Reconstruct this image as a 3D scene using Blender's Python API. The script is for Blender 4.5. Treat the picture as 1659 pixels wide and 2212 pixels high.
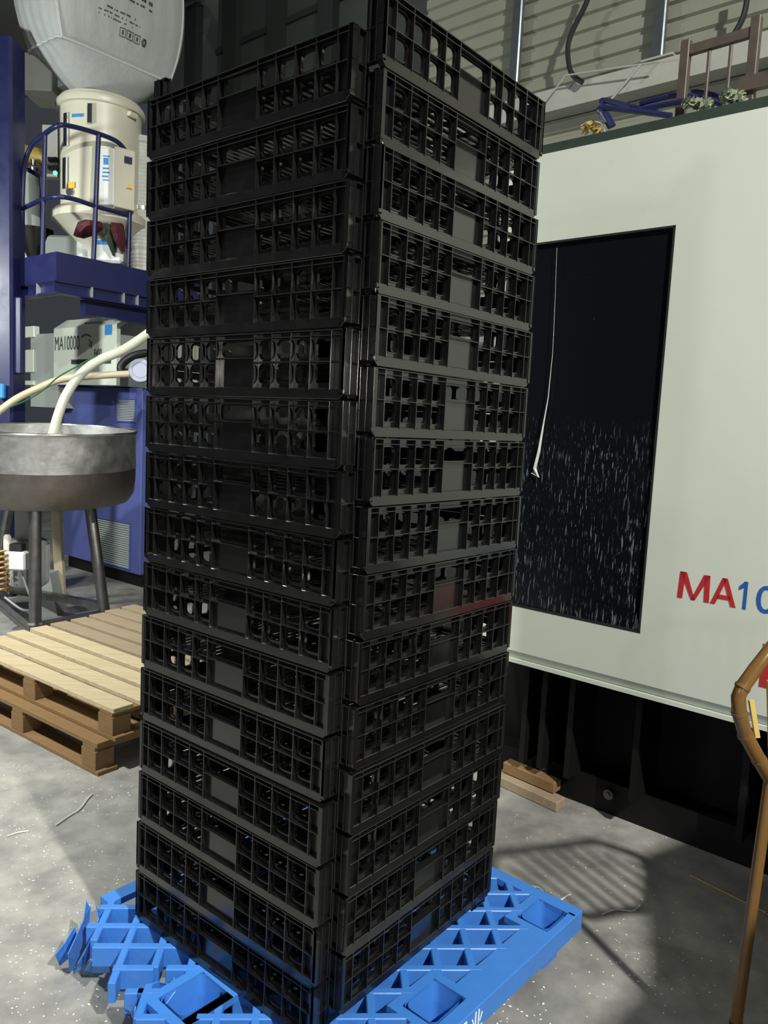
import bpy, bmesh, math, random
from mathutils import Vector, Matrix
random.seed(7)
for o in list(bpy.data.objects): bpy.data.objects.remove(o)
SC = bpy.context.scene
COL = SC.collection
R = math.radians
V = Vector

# ------------------------------------------------------------------ camera
F, PITCH, ROLL, HC = 1685.0, R(6.32), R(2.87), 1.59
_c, _s, _cr, _sr = math.cos(PITCH), math.sin(PITCH), math.cos(ROLL), math.sin(ROLL)
_up, _fw = V((0, _s, _c)), V((0, _c, -_s))
cam_d = bpy.data.cameras.new('camera'); cam = bpy.data.objects.new('camera', cam_d); COL.objects.link(cam)
_cx, _cy = V((_cr, 0, 0)) + _up * _sr, V((-_sr, 0, 0)) + _up * _cr
m = Matrix.Identity(4)
for i in range(3):
    m[i][0], m[i][1], m[i][2] = _cx[i], _cy[i], -_fw[i]
m[2][3] = HC
cam.matrix_world = m
cam_d.sensor_fit = 'VERTICAL'; cam_d.sensor_height = 36; cam_d.lens = F / 2212 * 36
cam_d.clip_start = .05; cam_d.clip_end = 100
SC.camera = cam

# ------------------------------------------------------------------ world, lamps, exposure
w = bpy.data.worlds.new('world'); SC.world = w; w.use_nodes = True
w.node_tree.nodes['Background'].inputs[0].default_value = (.75, .85, 1, 1)
w.node_tree.nodes['Background'].inputs[1].default_value = .05
SC.view_settings.view_transform = 'Standard'; SC.view_settings.look = 'None'
SC.view_settings.gamma = 1; SC.view_settings.use_curve_mapping = False
SC.view_settings.exposure = 0.0

def lamp(name, loc, target, size, power, col=(1, 1, 1), shape='DISK', spread=180):
    d = bpy.data.lights.new(name, 'AREA'); d.shape = shape; d.size = size; d.energy = power; d.color = col
    d.spread = R(spread)
    o = bpy.data.objects.new(name, d); COL.objects.link(o); o.location = loc
    o.rotation_euler = (V(target) - V(loc)).to_track_quat('-Z', 'Y').to_euler()
    return o
lamp('high_bay_lamp', (2.9, -2.4, 5.9), (-.3, 2.2, .8), .22, 780, (1, .985, .90))
lamp('high_bay_lamp', (-3.4, -1.7, 2.15), (1.2, 2.7, 2.3), .25, 30, (.88, .9, 1))
lamp('high_bay_lamp', (-2.9, 1.0, 6.0), (-2.5, 4.4, 0), .3, 120, (.97, 1, .93), spread=75)
lamp('work_lamp', (-4.7, 4.2, 2.75), (-2.5, 6.7, 2.3), .4, 115, (.95, 1, .95))
lamp('high_bay_lamp', (3.2, 5.6, 5.9), (1.6, 4.6, 1.5), .5, 27, (1, .98, .85))
pd = bpy.data.lights.new('back_fill', 'POINT'); pd.energy = 170; pd.color = (.88, 1, .9); pd.shadow_soft_size = .12  # unseen fill light added to brighten the roof and back wall
po_ = bpy.data.objects.new('back_fill', pd); COL.objects.link(po_); po_.location = (-2.2, 9.5, 7.2)
lamp('task_lamp', (.55, -2.4, 1.95), (1.0, 2.8, 1.2), .2, 12, (1, .97, .9))

# ------------------------------------------------------------------ pixel -> place helpers (frame 1659 x 2212)
def ray(x, y):
    a, b = x - 829.5, y - 1106
    u, v = a * _cr + b * _sr, -a * _sr + b * _cr
    return V((u / F, 0, 0)) + _fw + _up * (-v / F)
EYE = V((0, 0, HC))
def px(x, y, Y):
    r = ray(x, y); return EYE + r * (Y / r.y)
def pz(x, y, z):
    r = ray(x, y); return EYE + r * ((z - HC) / r.z)
def pp(x, y, P0, n):
    r = ray(x, y); return EYE + r * ((P0 - EYE).dot(n) / r.dot(n))
UA = R(51)
U = V((math.cos(UA), math.sin(UA), 0)); VV = V((-math.sin(UA), math.cos(UA), 0)); Z = V((0, 0, 1))

# ------------------------------------------------------------------ materials
MATS = {}
def mat(name, col, rough=.5, metal=0, spec=.5, var=0, vscale=6, bump=0, bscale=60, col2=None, rvar=0, stretch=None, trans=0, alpha=1, emit=None):
    M = bpy.data.materials.new(name); M.use_nodes = True; MATS[name] = M
    nt = M.node_tree; b = nt.nodes['Principled BSDF']
    b.inputs['Base Color'].default_value = (*col, 1); b.inputs['Roughness'].default_value = rough
    b.inputs['Metallic'].default_value = metal; b.inputs['Specular IOR Level'].default_value = spec
    if trans: b.inputs['Transmission Weight'].default_value = trans
    if emit:
        b.inputs['Emission Color'].default_value = (*emit[0], 1); b.inputs['Emission Strength'].default_value = emit[1]
    if var or bump or rvar:
        tc = nt.nodes.new('ShaderNodeTexCoord'); mp = nt.nodes.new('ShaderNodeMapping')
        if stretch: mp.inputs['Scale'].default_value = stretch
        nt.links.new(tc.outputs['Object'], mp.inputs[0])
    if var:
        n = nt.nodes.new('ShaderNodeTexNoise'); n.inputs['Scale'].default_value = vscale; n.inputs['Detail'].default_value = 6
        n.inputs['Roughness'].default_value = .65
        nt.links.new(mp.outputs[0], n.inputs['Vector'])
        cr = nt.nodes.new('ShaderNodeValToRGB')
        cr.color_ramp.elements[0].position = .5 - var / 2; cr.color_ramp.elements[1].position = .5 + var / 2
        c2 = col2 or tuple(k * .6 for k in col)
        cr.color_ramp.elements[0].color = (*c2, 1); cr.color_ramp.elements[1].color = (*col, 1)
        nt.links.new(n.outputs['Fac'], cr.inputs[0]); nt.links.new(cr.outputs[0], b.inputs['Base Color'])
        if rvar:
            mr = nt.nodes.new('ShaderNodeMapRange'); mr.inputs[3].default_value = rough - rvar; mr.inputs[4].default_value = rough + rvar
            mr.inputs[1].default_value = .3; mr.inputs[2].default_value = .7
            nt.links.new(n.outputs['Fac'], mr.inputs[0]); nt.links.new(mr.outputs[0], b.inputs['Roughness'])
    if bump:
        n2 = nt.nodes.new('ShaderNodeTexNoise'); n2.inputs['Scale'].default_value = bscale; n2.inputs['Detail'].default_value = 4
        nt.links.new(mp.outputs[0], n2.inputs['Vector'])
        bp = nt.nodes.new('ShaderNodeBump'); bp.inputs['Strength'].default_value = bump; bp.inputs['Distance'].default_value = .01
        nt.links.new(n2.outputs['Fac'], bp.inputs['Height']); nt.links.new(bp.outputs[0], b.inputs['Normal'])
    return M
mat('black_plastic', (.0085, .0085, .009), .17, 0, 1.0, var=.5, vscale=9, rvar=.07, bump=.03, bscale=25)
mat('blue_plastic', (.05, .22, .68), .42, 0, .5, var=.7, vscale=9, col2=(.045, .18, .55), bump=.05, bscale=50)
mat('blue_torn', (.16, .42, .86), .6, 0, .4, var=.5, vscale=30, col2=(.07, .26, .7))
mat('white_print', (.8, .85, .86), .6)
mat('machine_white', (.60, .64, .56), .32, 0, .5, var=.9, vscale=2.2, col2=(.55, .585, .515), rvar=.06, bump=.015, bscale=8)
mat('machine_edge', (.36, .41, .33), .45)
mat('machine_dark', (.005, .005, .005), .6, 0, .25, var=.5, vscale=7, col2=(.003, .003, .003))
mat('top_rail_dark', (.03, .045, .035), .5, var=.5, vscale=8)
mat('red_letter', (.42, .02, .025), .4)
mat('blue_letter', (.015, .09, .36), .4)
mat('floor_concrete', (.20, .2, .195), .45)
mat('steel', (.62, .63, .63), .46, 1, .5, var=.8, vscale=5, col2=(.40, .39, .375), rvar=.12, bump=.25, bscale=14)
mat('steel_dark', (.27, .25, .235), .48, 1, .5, var=.8, vscale=4, col2=(.09, .08, .07), bump=.15, bscale=12)
mat('steel_rim', (.62, .64, .66), .2, 1)
mat('steel_pipe', (.30, .31, .34), .4, 1, .5, var=.6, vscale=12, col2=(.16, .14, .12))
mat('galvanised', (.30, .33, .37), .38, .9, .5, var=.6, vscale=20, col2=(.2, .22, .25))
mat('brown_steel', (.11, .085, .065), .55, .2, .5, var=.7, vscale=14, col2=(.05, .04, .035))
mat('wood_pale', (.60, .50, .34), .75, 0, .3, var=.8, vscale=3, col2=(.36, .27, .15), stretch=(1, 14, 14), bump=.2, bscale=9)
mat('wood_dark', (.25, .15, .065), .75, 0, .3, var=.8, vscale=3, col2=(.17, .10, .045), stretch=(1, 14, 14), bump=.2, bscale=9)
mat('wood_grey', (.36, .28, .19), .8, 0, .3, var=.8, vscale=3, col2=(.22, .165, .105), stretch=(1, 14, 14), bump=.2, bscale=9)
mat('blue_paint', (.013, .017, .085), .38, 0, .5, var=.8, vscale=5, col2=(.010, .012, .06), rvar=.08)
mat('blue_cabinet', (.085, .105, .30), .42, 0, .5, var=.9, vscale=3, col2=(.06, .078, .24))
mat('slat_grey', (.45, .50, .48), .4, .4)
mat('cream', (.62, .61, .50), .38, 0, .5, var=.9, vscale=5, col2=(.54, .52, .42))
mat('pale_box', (.66, .68, .66), .4)
mat('bag_fabric', (.43, .455, .47), .62, 0, .4, var=.9, vscale=4, col2=(.33, .335, .32), bump=.22, bscale=16, stretch=(3, 3, .6))
mat('bag_seam', (.48, .5, .51), .7, bump=.4, bscale=60)
mat('dark_print', (.03, .05, .04), .7)
mat('blue_print', (.03, .22, .55), .6)
mat('yellow_sign', (.75, .45, .03), .5)
mat('green_led', (.0, .5, .1), .4, emit=((.05, 1, .25), 5))
mat('maroon_cloth', (.13, .035, .045), .9, 0, .2, var=.6, vscale=18, bump=.6, bscale=30)
mat('green_cloth', (.08, .11, .09), .9, 0, .2, var=.6, vscale=18, bump=.6, bscale=30)
mat('duct_white', (.66, .68, .66), .6, var=.7, vscale=12, col2=(.5, .51, .48), bump=.2, bscale=30)
mat('hose_clear', (.58, .60, .50), .3, 0, .5, var=.8, vscale=8, col2=(.44, .45, .36))
mat('hose_beige', (.58, .50, .36), .45, var=.7, vscale=8, col2=(.42, .35, .24))
mat('cable_green', (.01, .09, .03), .5)
mat('cable_black', (.012, .012, .014), .5)
mat('coil_rust', (.38, .2, .05), .45, .5, var=.6, vscale=20)
mat('motor_face', (.42, .44, .56), .45)
mat('unit_grey', (.32, .35, .33), .5)
mat('dark_interior', (.03, .035, .03), .7)
mat('bamboo', (.20, .105, .03), .24, 0, .55, var=.9, vscale=14, col2=(.13, .065, .018), stretch=(2, 2, .7), rvar=.05)
mat('bamboo_slat', (.62, .46, .16), .4, var=.6, vscale=14, col2=(.5, .35, .1))
mat('bamboo_node', (.16, .09, .03), .4)
mat('glue_white', (.6, .62, .55), .5)
mat('cladding', (.27, .28, .23), .55, .1, .4, var=.9, vscale=3, col2=(.2, .205, .165))
mat('girt', (.40, .41, .37), .55, var=.8, vscale=6, col2=(.3, .3, .27))
mat('back_sheet', (.055, .06, .06), .6, .1, .4, var=.8, vscale=1.5, col2=(.04, .044, .042))
mat('back_post', (.02, .022, .022), .6)
mat('roof_sheet', (.36, .36, .34), .7, var=.8, vscale=1.2, col2=(.28, .28, .26))
mat('pellet', (.82, .83, .8), .4)
mat('film', (.7, .74, .7), .35, var=.6, vscale=30, col2=(.4, .45, .38))
mat('straw', (.45, .33, .14), .7)
mat('plant_film', (.33, .37, .27), .5, var=.7, vscale=40, col2=(.12, .16, .09))
mat('yellow_paint', (.42, .30, .06), .5, var=.6, vscale=10)
mat('grey_plastic', (.28, .29, .29), .5)

def glass_mat():
    M = bpy.data.materials.new('black_glass'); M.use_nodes = True; MATS['black_glass'] = M
    nt = M.node_tree; b = nt.nodes['Principled BSDF']
    b.inputs['Roughness'].default_value = .12; b.inputs['Specular IOR Level'].default_value = .2
    tc = nt.nodes.new('ShaderNodeTexCoord')
    sep = nt.nodes.new('ShaderNodeSeparateXYZ'); nt.links.new(tc.outputs['Object'], sep.inputs[0])
    def streak(sx, sz, lo, hi, seed):
        mp = nt.nodes.new('ShaderNodeMapping'); mp.inputs['Scale'].default_value = (sx, 1, sz); mp.inputs['Location'].default_value = (seed, 0, seed)
        nt.links.new(tc.outputs['Object'], mp.inputs[0])
        n = nt.nodes.new('ShaderNodeTexNoise'); n.inputs['Scale'].default_value = 1; n.inputs['Detail'].default_value = 3
        nt.links.new(mp.outputs[0], n.inputs['Vector'])
        return n.outputs['Fac']
    def math_(op, a, bb, clamp=False):
        q = nt.nodes.new('ShaderNodeMath'); q.operation = op; q.use_clamp = clamp
        for i, k in enumerate((a, bb)):
            if isinstance(k, (int, float)): q.inputs[i].default_value = k
            else: nt.links.new(k, q.inputs[i])
        return q.outputs[0]
    def rng(v, a, bb, c=0, d=1):
        q = nt.nodes.new('ShaderNodeMapRange'); q.clamp = True
        for i, k in enumerate((a, bb, c, d)): q.inputs[i + 1].default_value = k
        nt.links.new(v, q.inputs[0]); return q.outputs[0]
    x, z = sep.outputs['X'], sep.outputs['Z']          # pane local: x to the right, z up, origin at the pane's lower right corner
    lowz = rng(z, .80, .68)                             # streaks start about half way up
    right = rng(x, -.2, -.02)
    f1 = streak(130, 13, 0, 0, 3.1); f2 = streak(230, 26, 0, 0, 9.7); f3 = streak(75, 11, 0, 0, 21.3)
    m1 = math_('MULTIPLY', rng(f1, .615, .66), lowz)
    m2 = math_('MULTIPLY', rng(f2, .64, .68), lowz)
    m3 = math_('MULTIPLY', rng(f3, .58, .66, 0, .55), math_('MULTIPLY', lowz, right))
    low2 = rng(z, .35, .05)
    m4 = math_('MULTIPLY', rng(f3, .6, .68, 0, .6), low2)
    sp = streak(95, 70, 0, 0, 40.5); m5 = rng(sp, .74, .77)
    tot = math_('ADD', math_('ADD', m1, m2), math_('ADD', math_('ADD', m3, m4), m5), True)
    ms = streak(5, 4, 0, 0, 61.7); tot = math_('MULTIPLY', tot, rng(ms, .36, .58, .12, 1))
    cr = nt.nodes.new('ShaderNodeMix'); cr.data_type = 'RGBA'
    nt.links.new(tot, cr.inputs['Factor'])
    cr.inputs['A'].default_value = (.0045, .0055, .008, 1); cr.inputs['B'].default_value = (.17, .21, .215, 1)
    nt.links.new(cr.outputs['Result'], b.inputs['Base Color'])
    ro = rng(tot, 0, 1, .18, .7); nt.links.new(ro, b.inputs['Roughness'])
glass_mat()

def floor_mat():
    M = MATS['floor_concrete']; nt = M.node_tree; b = nt.nodes['Principled BSDF']
    tc = nt.nodes.new('ShaderNodeTexCoord')
    def noise(s, det=6, ro=.6, st=None):
        n = nt.nodes.new('ShaderNodeTexNoise'); n.inputs['Scale'].default_value = s; n.inputs['Detail'].default_value = det; n.inputs['Roughness'].default_value = ro
        if st:
            mp = nt.nodes.new('ShaderNodeMapping'); mp.inputs['Scale'].default_value = st; mp.inputs['Rotation'].default_value = (0, 0, R(35))
            nt.links.new(tc.outputs['Object'], mp.inputs[0]); nt.links.new(mp.outputs[0], n.inputs['Vector'])
        else: nt.links.new(tc.outputs['Object'], n.inputs['Vector'])
        return n
    a, c, d = noise(1.1, 8), noise(7, 8, .7), noise(26, 5, .6, (1, .35, 1))
    r1 = nt.nodes.new('ShaderNodeValToRGB'); e = r1.color_ramp.elements
    e[0].position, e[1].position = .34, .66; e[0].color = (.22, .22, .212, 1); e[1].color = (.40, .395, .375, 1)
    nt.links.new(a.outputs['Fac'], r1.inputs[0])
    r2 = nt.nodes.new('ShaderNodeValToRGB'); e = r2.color_ramp.elements
    e[0].position, e[1].position = .33, .7; e[0].color = (.62, .62, .64, 1); e[1].color = (1.12, 1.1, 1.05, 1)
    nt.links.new(c.outputs['Fac'], r2.inputs[0])
    mx = nt.nodes.new('ShaderNodeMix'); mx.data_type = 'RGBA'; mx.blend_type = 'MULTIPLY'; mx.inputs['Factor'].default_value = 1
    nt.links.new(r1.outputs[0], mx.inputs['A']); nt.links.new(r2.outputs[0], mx.inputs['B'])
    nt.links.new(mx.outputs['Result'], b.inputs['Base Color'])
    mr = nt.nodes.new('ShaderNodeMapRange'); mr.inputs[1].default_value = .3; mr.inputs[2].default_value = .7; mr.inputs[3].default_value = .3; mr.inputs[4].default_value = .58
    nt.links.new(c.outputs['Fac'], mr.inputs[0]); nt.links.new(mr.outputs[0], b.inputs['Roughness'])
    bp = nt.nodes.new('ShaderNodeBump'); bp.inputs['Strength'].default_value = .35; bp.inputs['Distance'].default_value = .004
    nt.links.new(d.outputs['Fac'], bp.inputs['Height']); nt.links.new(bp.outputs[0], b.inputs['Normal'])
floor_mat()

# ------------------------------------------------------------------ mesh builder
class MB:
    def __init__(s): s.v = []; s.f = []
    def add(s, vs, fs):
        k = len(s.v); s.v += [V(p) for p in vs]; s.f += [tuple(i + k for i in f) for f in fs]; return s
    def hexa(s, p):      # p: 4 bottom, 4 top (ccw)
        return s.add(p, [(3, 2, 1, 0), (4, 5, 6, 7), (0, 1, 5, 4), (1, 2, 6, 5), (2, 3, 7, 6), (3, 0, 4, 7)])
    def box(s, o, a, b, c):   # origin + three edge vectors
        o, a, b, c = V(o), V(a), V(b), V(c)
        return s.hexa([o, o + a, o + a + b, o + b, o + c, o + a + c, o + a + b + c, o + b + c])
    def cbox(s, c, ex, ey, ez, X=V((1, 0, 0)), Y=V((0, 1, 0)), Zz=V((0, 0, 1))):
        c = V(c); return s.box(c - X * ex / 2 - Y * ey / 2 - Zz * ez / 2, X * ex, Y * ey, Zz * ez)
    def prism(s, poly, d):
        n = len(poly); p = [V(q) for q in poly]
        return s.add(p + [q + V(d) for q in p], [tuple(range(n - 1, -1, -1)), tuple(range(n, 2 * n))] + [(i, (i + 1) % n, n + (i + 1) % n, n + i) for i in range(n)])
    def tube(s, pts, r, seg=8, closed=False, rs=None, cap=True):
        p = [V(q) for q in pts]; n = len(p); k0 = len(s.v)
        prev = None
        for i in range(n):
            if closed: t = p[(i + 1) % n] - p[i - 1]
            else: t = p[min(i + 1, n - 1)] - p[max(i - 1, 0)]
            t.normalize()
            if prev is None:
                a = V((0, 0, 1)) if abs(t.z) < .9 else V((1, 0, 0)); x = t.cross(a).normalized()
            else: x = (prev - t * prev.dot(t)).normalized()
            prev = x; y = t.cross(x)
            rr = rs[i] if rs else r
            for j in range(seg):
                an = 2 * math.pi * j / seg; s.v.append(p[i] + (x * math.cos(an) + y * math.sin(an)) * rr)
        for i in range(n if closed else n - 1):
            for j in range(seg):
                a, b = k0 + i * seg, k0 + ((i + 1) % n) * seg
                s.f.append((a + j, a + (j + 1) % seg, b + (j + 1) % seg, b + j))
        if not closed and cap:
            s.f.append(tuple(k0 + j for j in range(seg - 1, -1, -1))); s.f.append(tuple(k0 + (n - 1) * seg + j for j in range(seg)))
        return s
    def lathe(s, c, prof, seg=40, A=V((0, 0, 1)), capb=True, capt=True):
        c = V(c); a = V((1, 0, 0)) if abs(A.x) < .9 else V((0, 1, 0)); x = A.cross(a).normalized(); y = A.cross(x); k0 = len(s.v); n = len(prof)
        for r, h in prof:
            for j in range(seg):
                an = 2 * math.pi * j / seg; s.v.append(c + A * h + (x * math.cos(an) + y * math.sin(an)) * r)
        for i in range(n - 1):
            for j in range(seg):
                a_, b_ = k0 + i * seg, k0 + (i + 1) * seg
                s.f.append((a_ + j, a_ + (j + 1) % seg, b_ + (j + 1) % seg, b_ + j))
        if capb: s.f.append(tuple(k0 + j for j in range(seg - 1, -1, -1)))
        if capt: s.f.append(tuple(k0 + (n - 1) * seg + j for j in range(seg)))
        return s
    def mesh(s, name, mt, smooth=False, off=V((0, 0, 0)), bevel=None):
        me = bpy.data.meshes.new(name); me.from_pydata([tuple(p - off) for p in s.v], [], s.f)
        bm = bmesh.new(); bm.from_mesh(me); bmesh.ops.recalc_face_normals(bm, faces=bm.faces)
        if bevel: bmesh.ops.bevel(bm, geom=bm.edges[:], offset=bevel, segments=1, affect='EDGES', clamp_overlap=True)
        bm.to_mesh(me); bm.free()
        me.materials.append(MATS[mt])
        if smooth:
            me.polygons.foreach_set('use_smooth', [True] * len(me.polygons))
            try: me.set_sharp_from_angle(angle=R(40))
            except Exception: pass
        return me
    def build(s, name, mt, parent=None, smooth=False, bevel=None, label=None):
        off = V((0, 0, 0)); q = parent
        while q is not None: off = off + q.location; q = q.parent
        o = bpy.data.objects.new(name, s.mesh(name, mt, smooth, off, bevel)); COL.objects.link(o)
        if parent: o.parent = parent
        if label: o['label'] = label
        return o
def tag(o, label, cat, group=None, kind=None):
    o['label'] = label; o['category'] = cat
    if group: o['group'] = group
    if kind: o['kind'] = kind
    return o
def thing(name, label, cat, loc, group=None):
    o = bpy.data.objects.new(name, None); COL.objects.link(o); o.location = V(loc); o.empty_display_size = .1
    return tag(o, label, cat, group)
def struct(o): o['kind'] = 'structure'; return o
def single(mb, name, mt, label, cat, group=None, smooth=False, kind=None, bevel=None):
    """a one-mesh thing whose origin sits at the centre of its base"""
    xs = [p.x for p in mb.v]; ys = [p.y for p in mb.v]; zs = [p.z for p in mb.v]
    c = V(((min(xs) + max(xs)) / 2, (min(ys) + max(ys)) / 2, min(zs)))
    o = bpy.data.objects.new(name, mb.mesh(name, mt, smooth, c, bevel)); COL.objects.link(o); o.location = c
    return tag(o, label, cat, group, kind)
def smoothpath(pts, n=8):
    p = [V(q) for q in pts]; out = []
    for i in range(len(p) - 1):
        p0, p1, p2, p3 = p[max(i - 1, 0)], p[i], p[i + 1], p[min(i + 2, len(p) - 1)]
        for k in range(n):
            t = k / n
            out.append(.5 * ((2 * p1) + (p2 - p0) * t + (2 * p0 - 5 * p1 + 4 * p2 - p3) * t * t + (3 * p1 - p0 - 3 * p2 + p3) * t ** 3))
    out.append(p[-1]); return out
def text(body, name, mt, P, X, Y, size, parent, font_bold=0, ext=.0006, align='LEFT', scx=1, label=None, space=1):
    cu = bpy.data.curves.new(name, 'FONT'); cu.body = body; cu.size = size; cu.extrude = ext; cu.align_x = align; cu.offset = font_bold
    cu.space_character = space; cu.resolution_u = 4
    t = bpy.data.objects.new(name + '_curve', cu); COL.objects.link(t)
    dg = bpy.context.evaluated_depsgraph_get(); me = bpy.data.meshes.new_from_object(t.evaluated_get(dg))
    bpy.data.objects.remove(t)
    X, Y = V(X).normalized(), V(Y).normalized(); N = X.cross(Y)
    M4 = Matrix.Identity(4)
    for i in range(3): M4[i][0], M4[i][1], M4[i][2], M4[i][3] = X[i] * scx, Y[i], N[i], P[i]
    off = V((0, 0, 0)); q = parent
    while q is not None: off = off + q.location; q = q.parent
    me.transform(Matrix.Translation(-off) @ M4); me.name = name
    me.materials.clear(); me.materials.append(MATS[mt])
    o = bpy.data.objects.new(name, me); COL.objects.link(o); o.parent = parent
    if label: o['label'] = label
    return o

# ================================================================== the setting
fl = MB().box((-11, -5, -.1), (20, 0, 0), (0, 25, 0), (0, 0, .1)).build('floor', 'floor_concrete'); struct(fl)
fl['label'] = 'grey worn concrete factory floor'
PD = V((-.757, .653, 0)).normalized(); PN = V((-PD.y, PD.x, 0))      # direction of the right machine's front; PN faces the camera
PN = -V((PD.y, -PD.x, 0)) if -V((PD.y, -PD.x, 0)).y < 0 else V((PD.y, -PD.x, 0))
P0 = V((1.025, 3.017, 0)) + PN * .15                                # a point of the panel plane

# right wall: horizontally ribbed cladding behind the machine
WR = V((1.025, 3.017, 0)) - PN * 2.0
mb = MB(); prof = []; z = 2.2
while z < 6.4:
    prof += [(0, z), (0, z + .062), (.022, z + .074), (.022, z + .092), (0, z + .104)]; z += .104
a, b = WR - PD * 3.6, WR + PD * 2.9
pts = [V((0, 0, zz)) - PN * dd for dd, zz in prof]
vs = [a + q for q in pts] + [b + q for q in pts]; n = len(pts)
mb.add(vs, [(i, i + 1, n + i + 1, n + i) for i in range(n - 1)])
wr = struct(mb.build('wall_right', 'cladding')); wr['label'] = 'grey-green ribbed metal cladding wall behind the white machine'
MB().box(a - Z * 0, b - a, PN * -.05, Z * 2.25).build('wall_panel', 'back_post', wr)
def girt(px1, px2, hgt, dep, name='girt'):
    A, B = pp(*px1, WR + PN * .02, PN), pp(*px2, WR + PN * .02, PN)
    B.z = A.z = (A.z + B.z) / 2
    return MB().box(A - (B - A) * .5, (B - A) * 2.2, PN * dep, Z * -hgt)
girt((1180, 187), (1659, 112), .16, .10).build('girt', 'girt', wr)
girt((1180, 232), (1659, 160), .03, .14).build('girt', 'girt', wr)
for x, yb in ((1110, 190), (1420, 128)):
    A = pp(x, yb, WR + PN * .06, PN)
    MB().cbox(A + Z * 1.2, .075, .05, 2.4, PD, PN).build('post', 'galvanised', wr, bevel=.008)
A = pp(1425, 130, WR + PN * .07, PN); MB().cbox(A, .2, .1, .012, PD, PN).build('bracket', 'girt', wr)

# dark back wall and roof
WB = V((1.025, 3.017, 0)) - PN * 6.0
a, b = WB - PD * 4, WB + PD * 11
wb = struct(MB().box(a, b - a, PN * -.06, Z * 9.1).build('wall_back', 'back_sheet')); wb['label'] = 'dark sheet metal wall at the far end of the hall'
for x in (425, 510, 605, 715):
    A = pp(x, 60, WB, PN); A.z = 0
    MB().cbox(A + PN * .06 + Z * 4.5, .34, .16, 9.0, PD, PN).build('post', 'back_post', wb)
for zz in (4.3, 6.2, 8.0):
    MB().box(a + Z * zz, b - a, PN * .05, Z * .10).build('girt', 'back_post', wb)
cl = struct(MB().box((-11, -5, 9.1), (20, 0, 0), (0, 25, 0), (0, 0, .08)).build('ceiling', 'roof_sheet')); cl['label'] = 'pale grey roof sheets over the hall'
for k in range(7):
    A = V((-9, -1.5, 8.9)) + U * (k * 2.6)
    MB().cbox(A, .16, 14, .22, U, VV).build('roof_beam', 'back_post', cl)
wl = struct(MB().box((-9.5, -5, 0), (-.08, 0, 0), (0, 25, 0), (0, 0, 9.1)).build('wall_left', 'back_sheet')); wl['label'] = 'dark sheet metal wall beyond the blue machine'

wn = MB()  # unseen block, added only to keep the main lamp off the right floor
pa = [V((1.12, .72, 0)), V((1.37, 1.0, 0)), V((1.53, 1.52, 0)), V((1.9, 1.75, 0)), V((2.9, 1.2, 0)), V((2.0, .1, 0))]
wn.prism(pa, Z * 1.5); wn = struct(wn.build('shade_blocker', 'pale_box')); wn['label'] = 'unseen pale block added to shade the floor at the right'

# ================================================================== black crate stack
LU, LV, NU, NV, PIT, ZO = .7597, .7964, .0467, .0429, .15, .0743
CORNER = V((-.0688, 1.6316, 0)); DECK = .139
COLS = [0, .058, .145, .232, .319, .403, .597, .681, .768, .855, .942, 1]
RD, T = .0135, .0045      # rib depth, sheet thickness
def rr_poly(a0, a1, b0, b1, r, n=4):
    out = []
    for cx, cy, st in ((a1 - r, b1 - r, 0), (a0 + r, b1 - r, 90), (a0 + r, b0 + r, 180), (a1 - r, b0 + r, 270)):
        out.append([(cx + r * math.cos(R(st + 90 * i / (n - 1))), cy + r * math.sin(R(st + 90 * i / (n - 1)))) for i in range(n)])
    return out
def cell(mb, f, s0, s1, z0, z1, hole=None, d0=RD, d1=RD + T):
    rc = [(s1, z1), (s0, z1), (s0, z0), (s1, z0)]
    if hole is None:
        mb.hexa([f(s0, d0, z0), f(s1, d0, z0), f(s1, d1, z0), f(s0, d1, z0), f(s0, d0, z1), f(s1, d0, z1), f(s1, d1, z1), f(s0, d1, z1)]); return
    cor = rr_poly(*hole); flat = [p for c in cor for p in c]; n = len(cor[0]); N = len(flat)
    for d in (d0, d1):
        vs = [f(p[0], d, p[1]) for p in flat] + [f(p[0], d, p[1]) for p in rc]; fs = []
        for k in range(4):
            for i in range(n - 1): fs.append((N + k, k * n + i, k * n + i + 1))
            fs.append((N + k, k * n + n - 1, ((k + 1) % 4) * n, N + (k + 1) % 4))
        mb.add(vs, fs)
    mb.add([f(p[0], d0 - .003, p[1]) for p in flat] + [f(p[0], d1, p[1]) for p in flat], [(i, (i + 1) % N, N + (i + 1) % N, N + i) for i in range(N)])
    # raised lip round the opening
    lip = [p for c in rr_poly(hole[0] - .002, hole[1] + .002, hole[2] - .002, hole[3] + .002, hole[4] + .002) for p in c]
    mb.add([f(p[0], d0 - .003, p[1]) for p in flat] + [f(p[0], d0 - .003, p[1]) for p in lip] + [f(p[0], d0, p[1]) for p in lip],
           [(i, (i + 1) % N, N + (i + 1) % N, N + i) for i in range(N)] + [(N + i, N + (i + 1) % N, 2 * N + (i + 1) % N, 2 * N + i) for i in range(N)])
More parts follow.
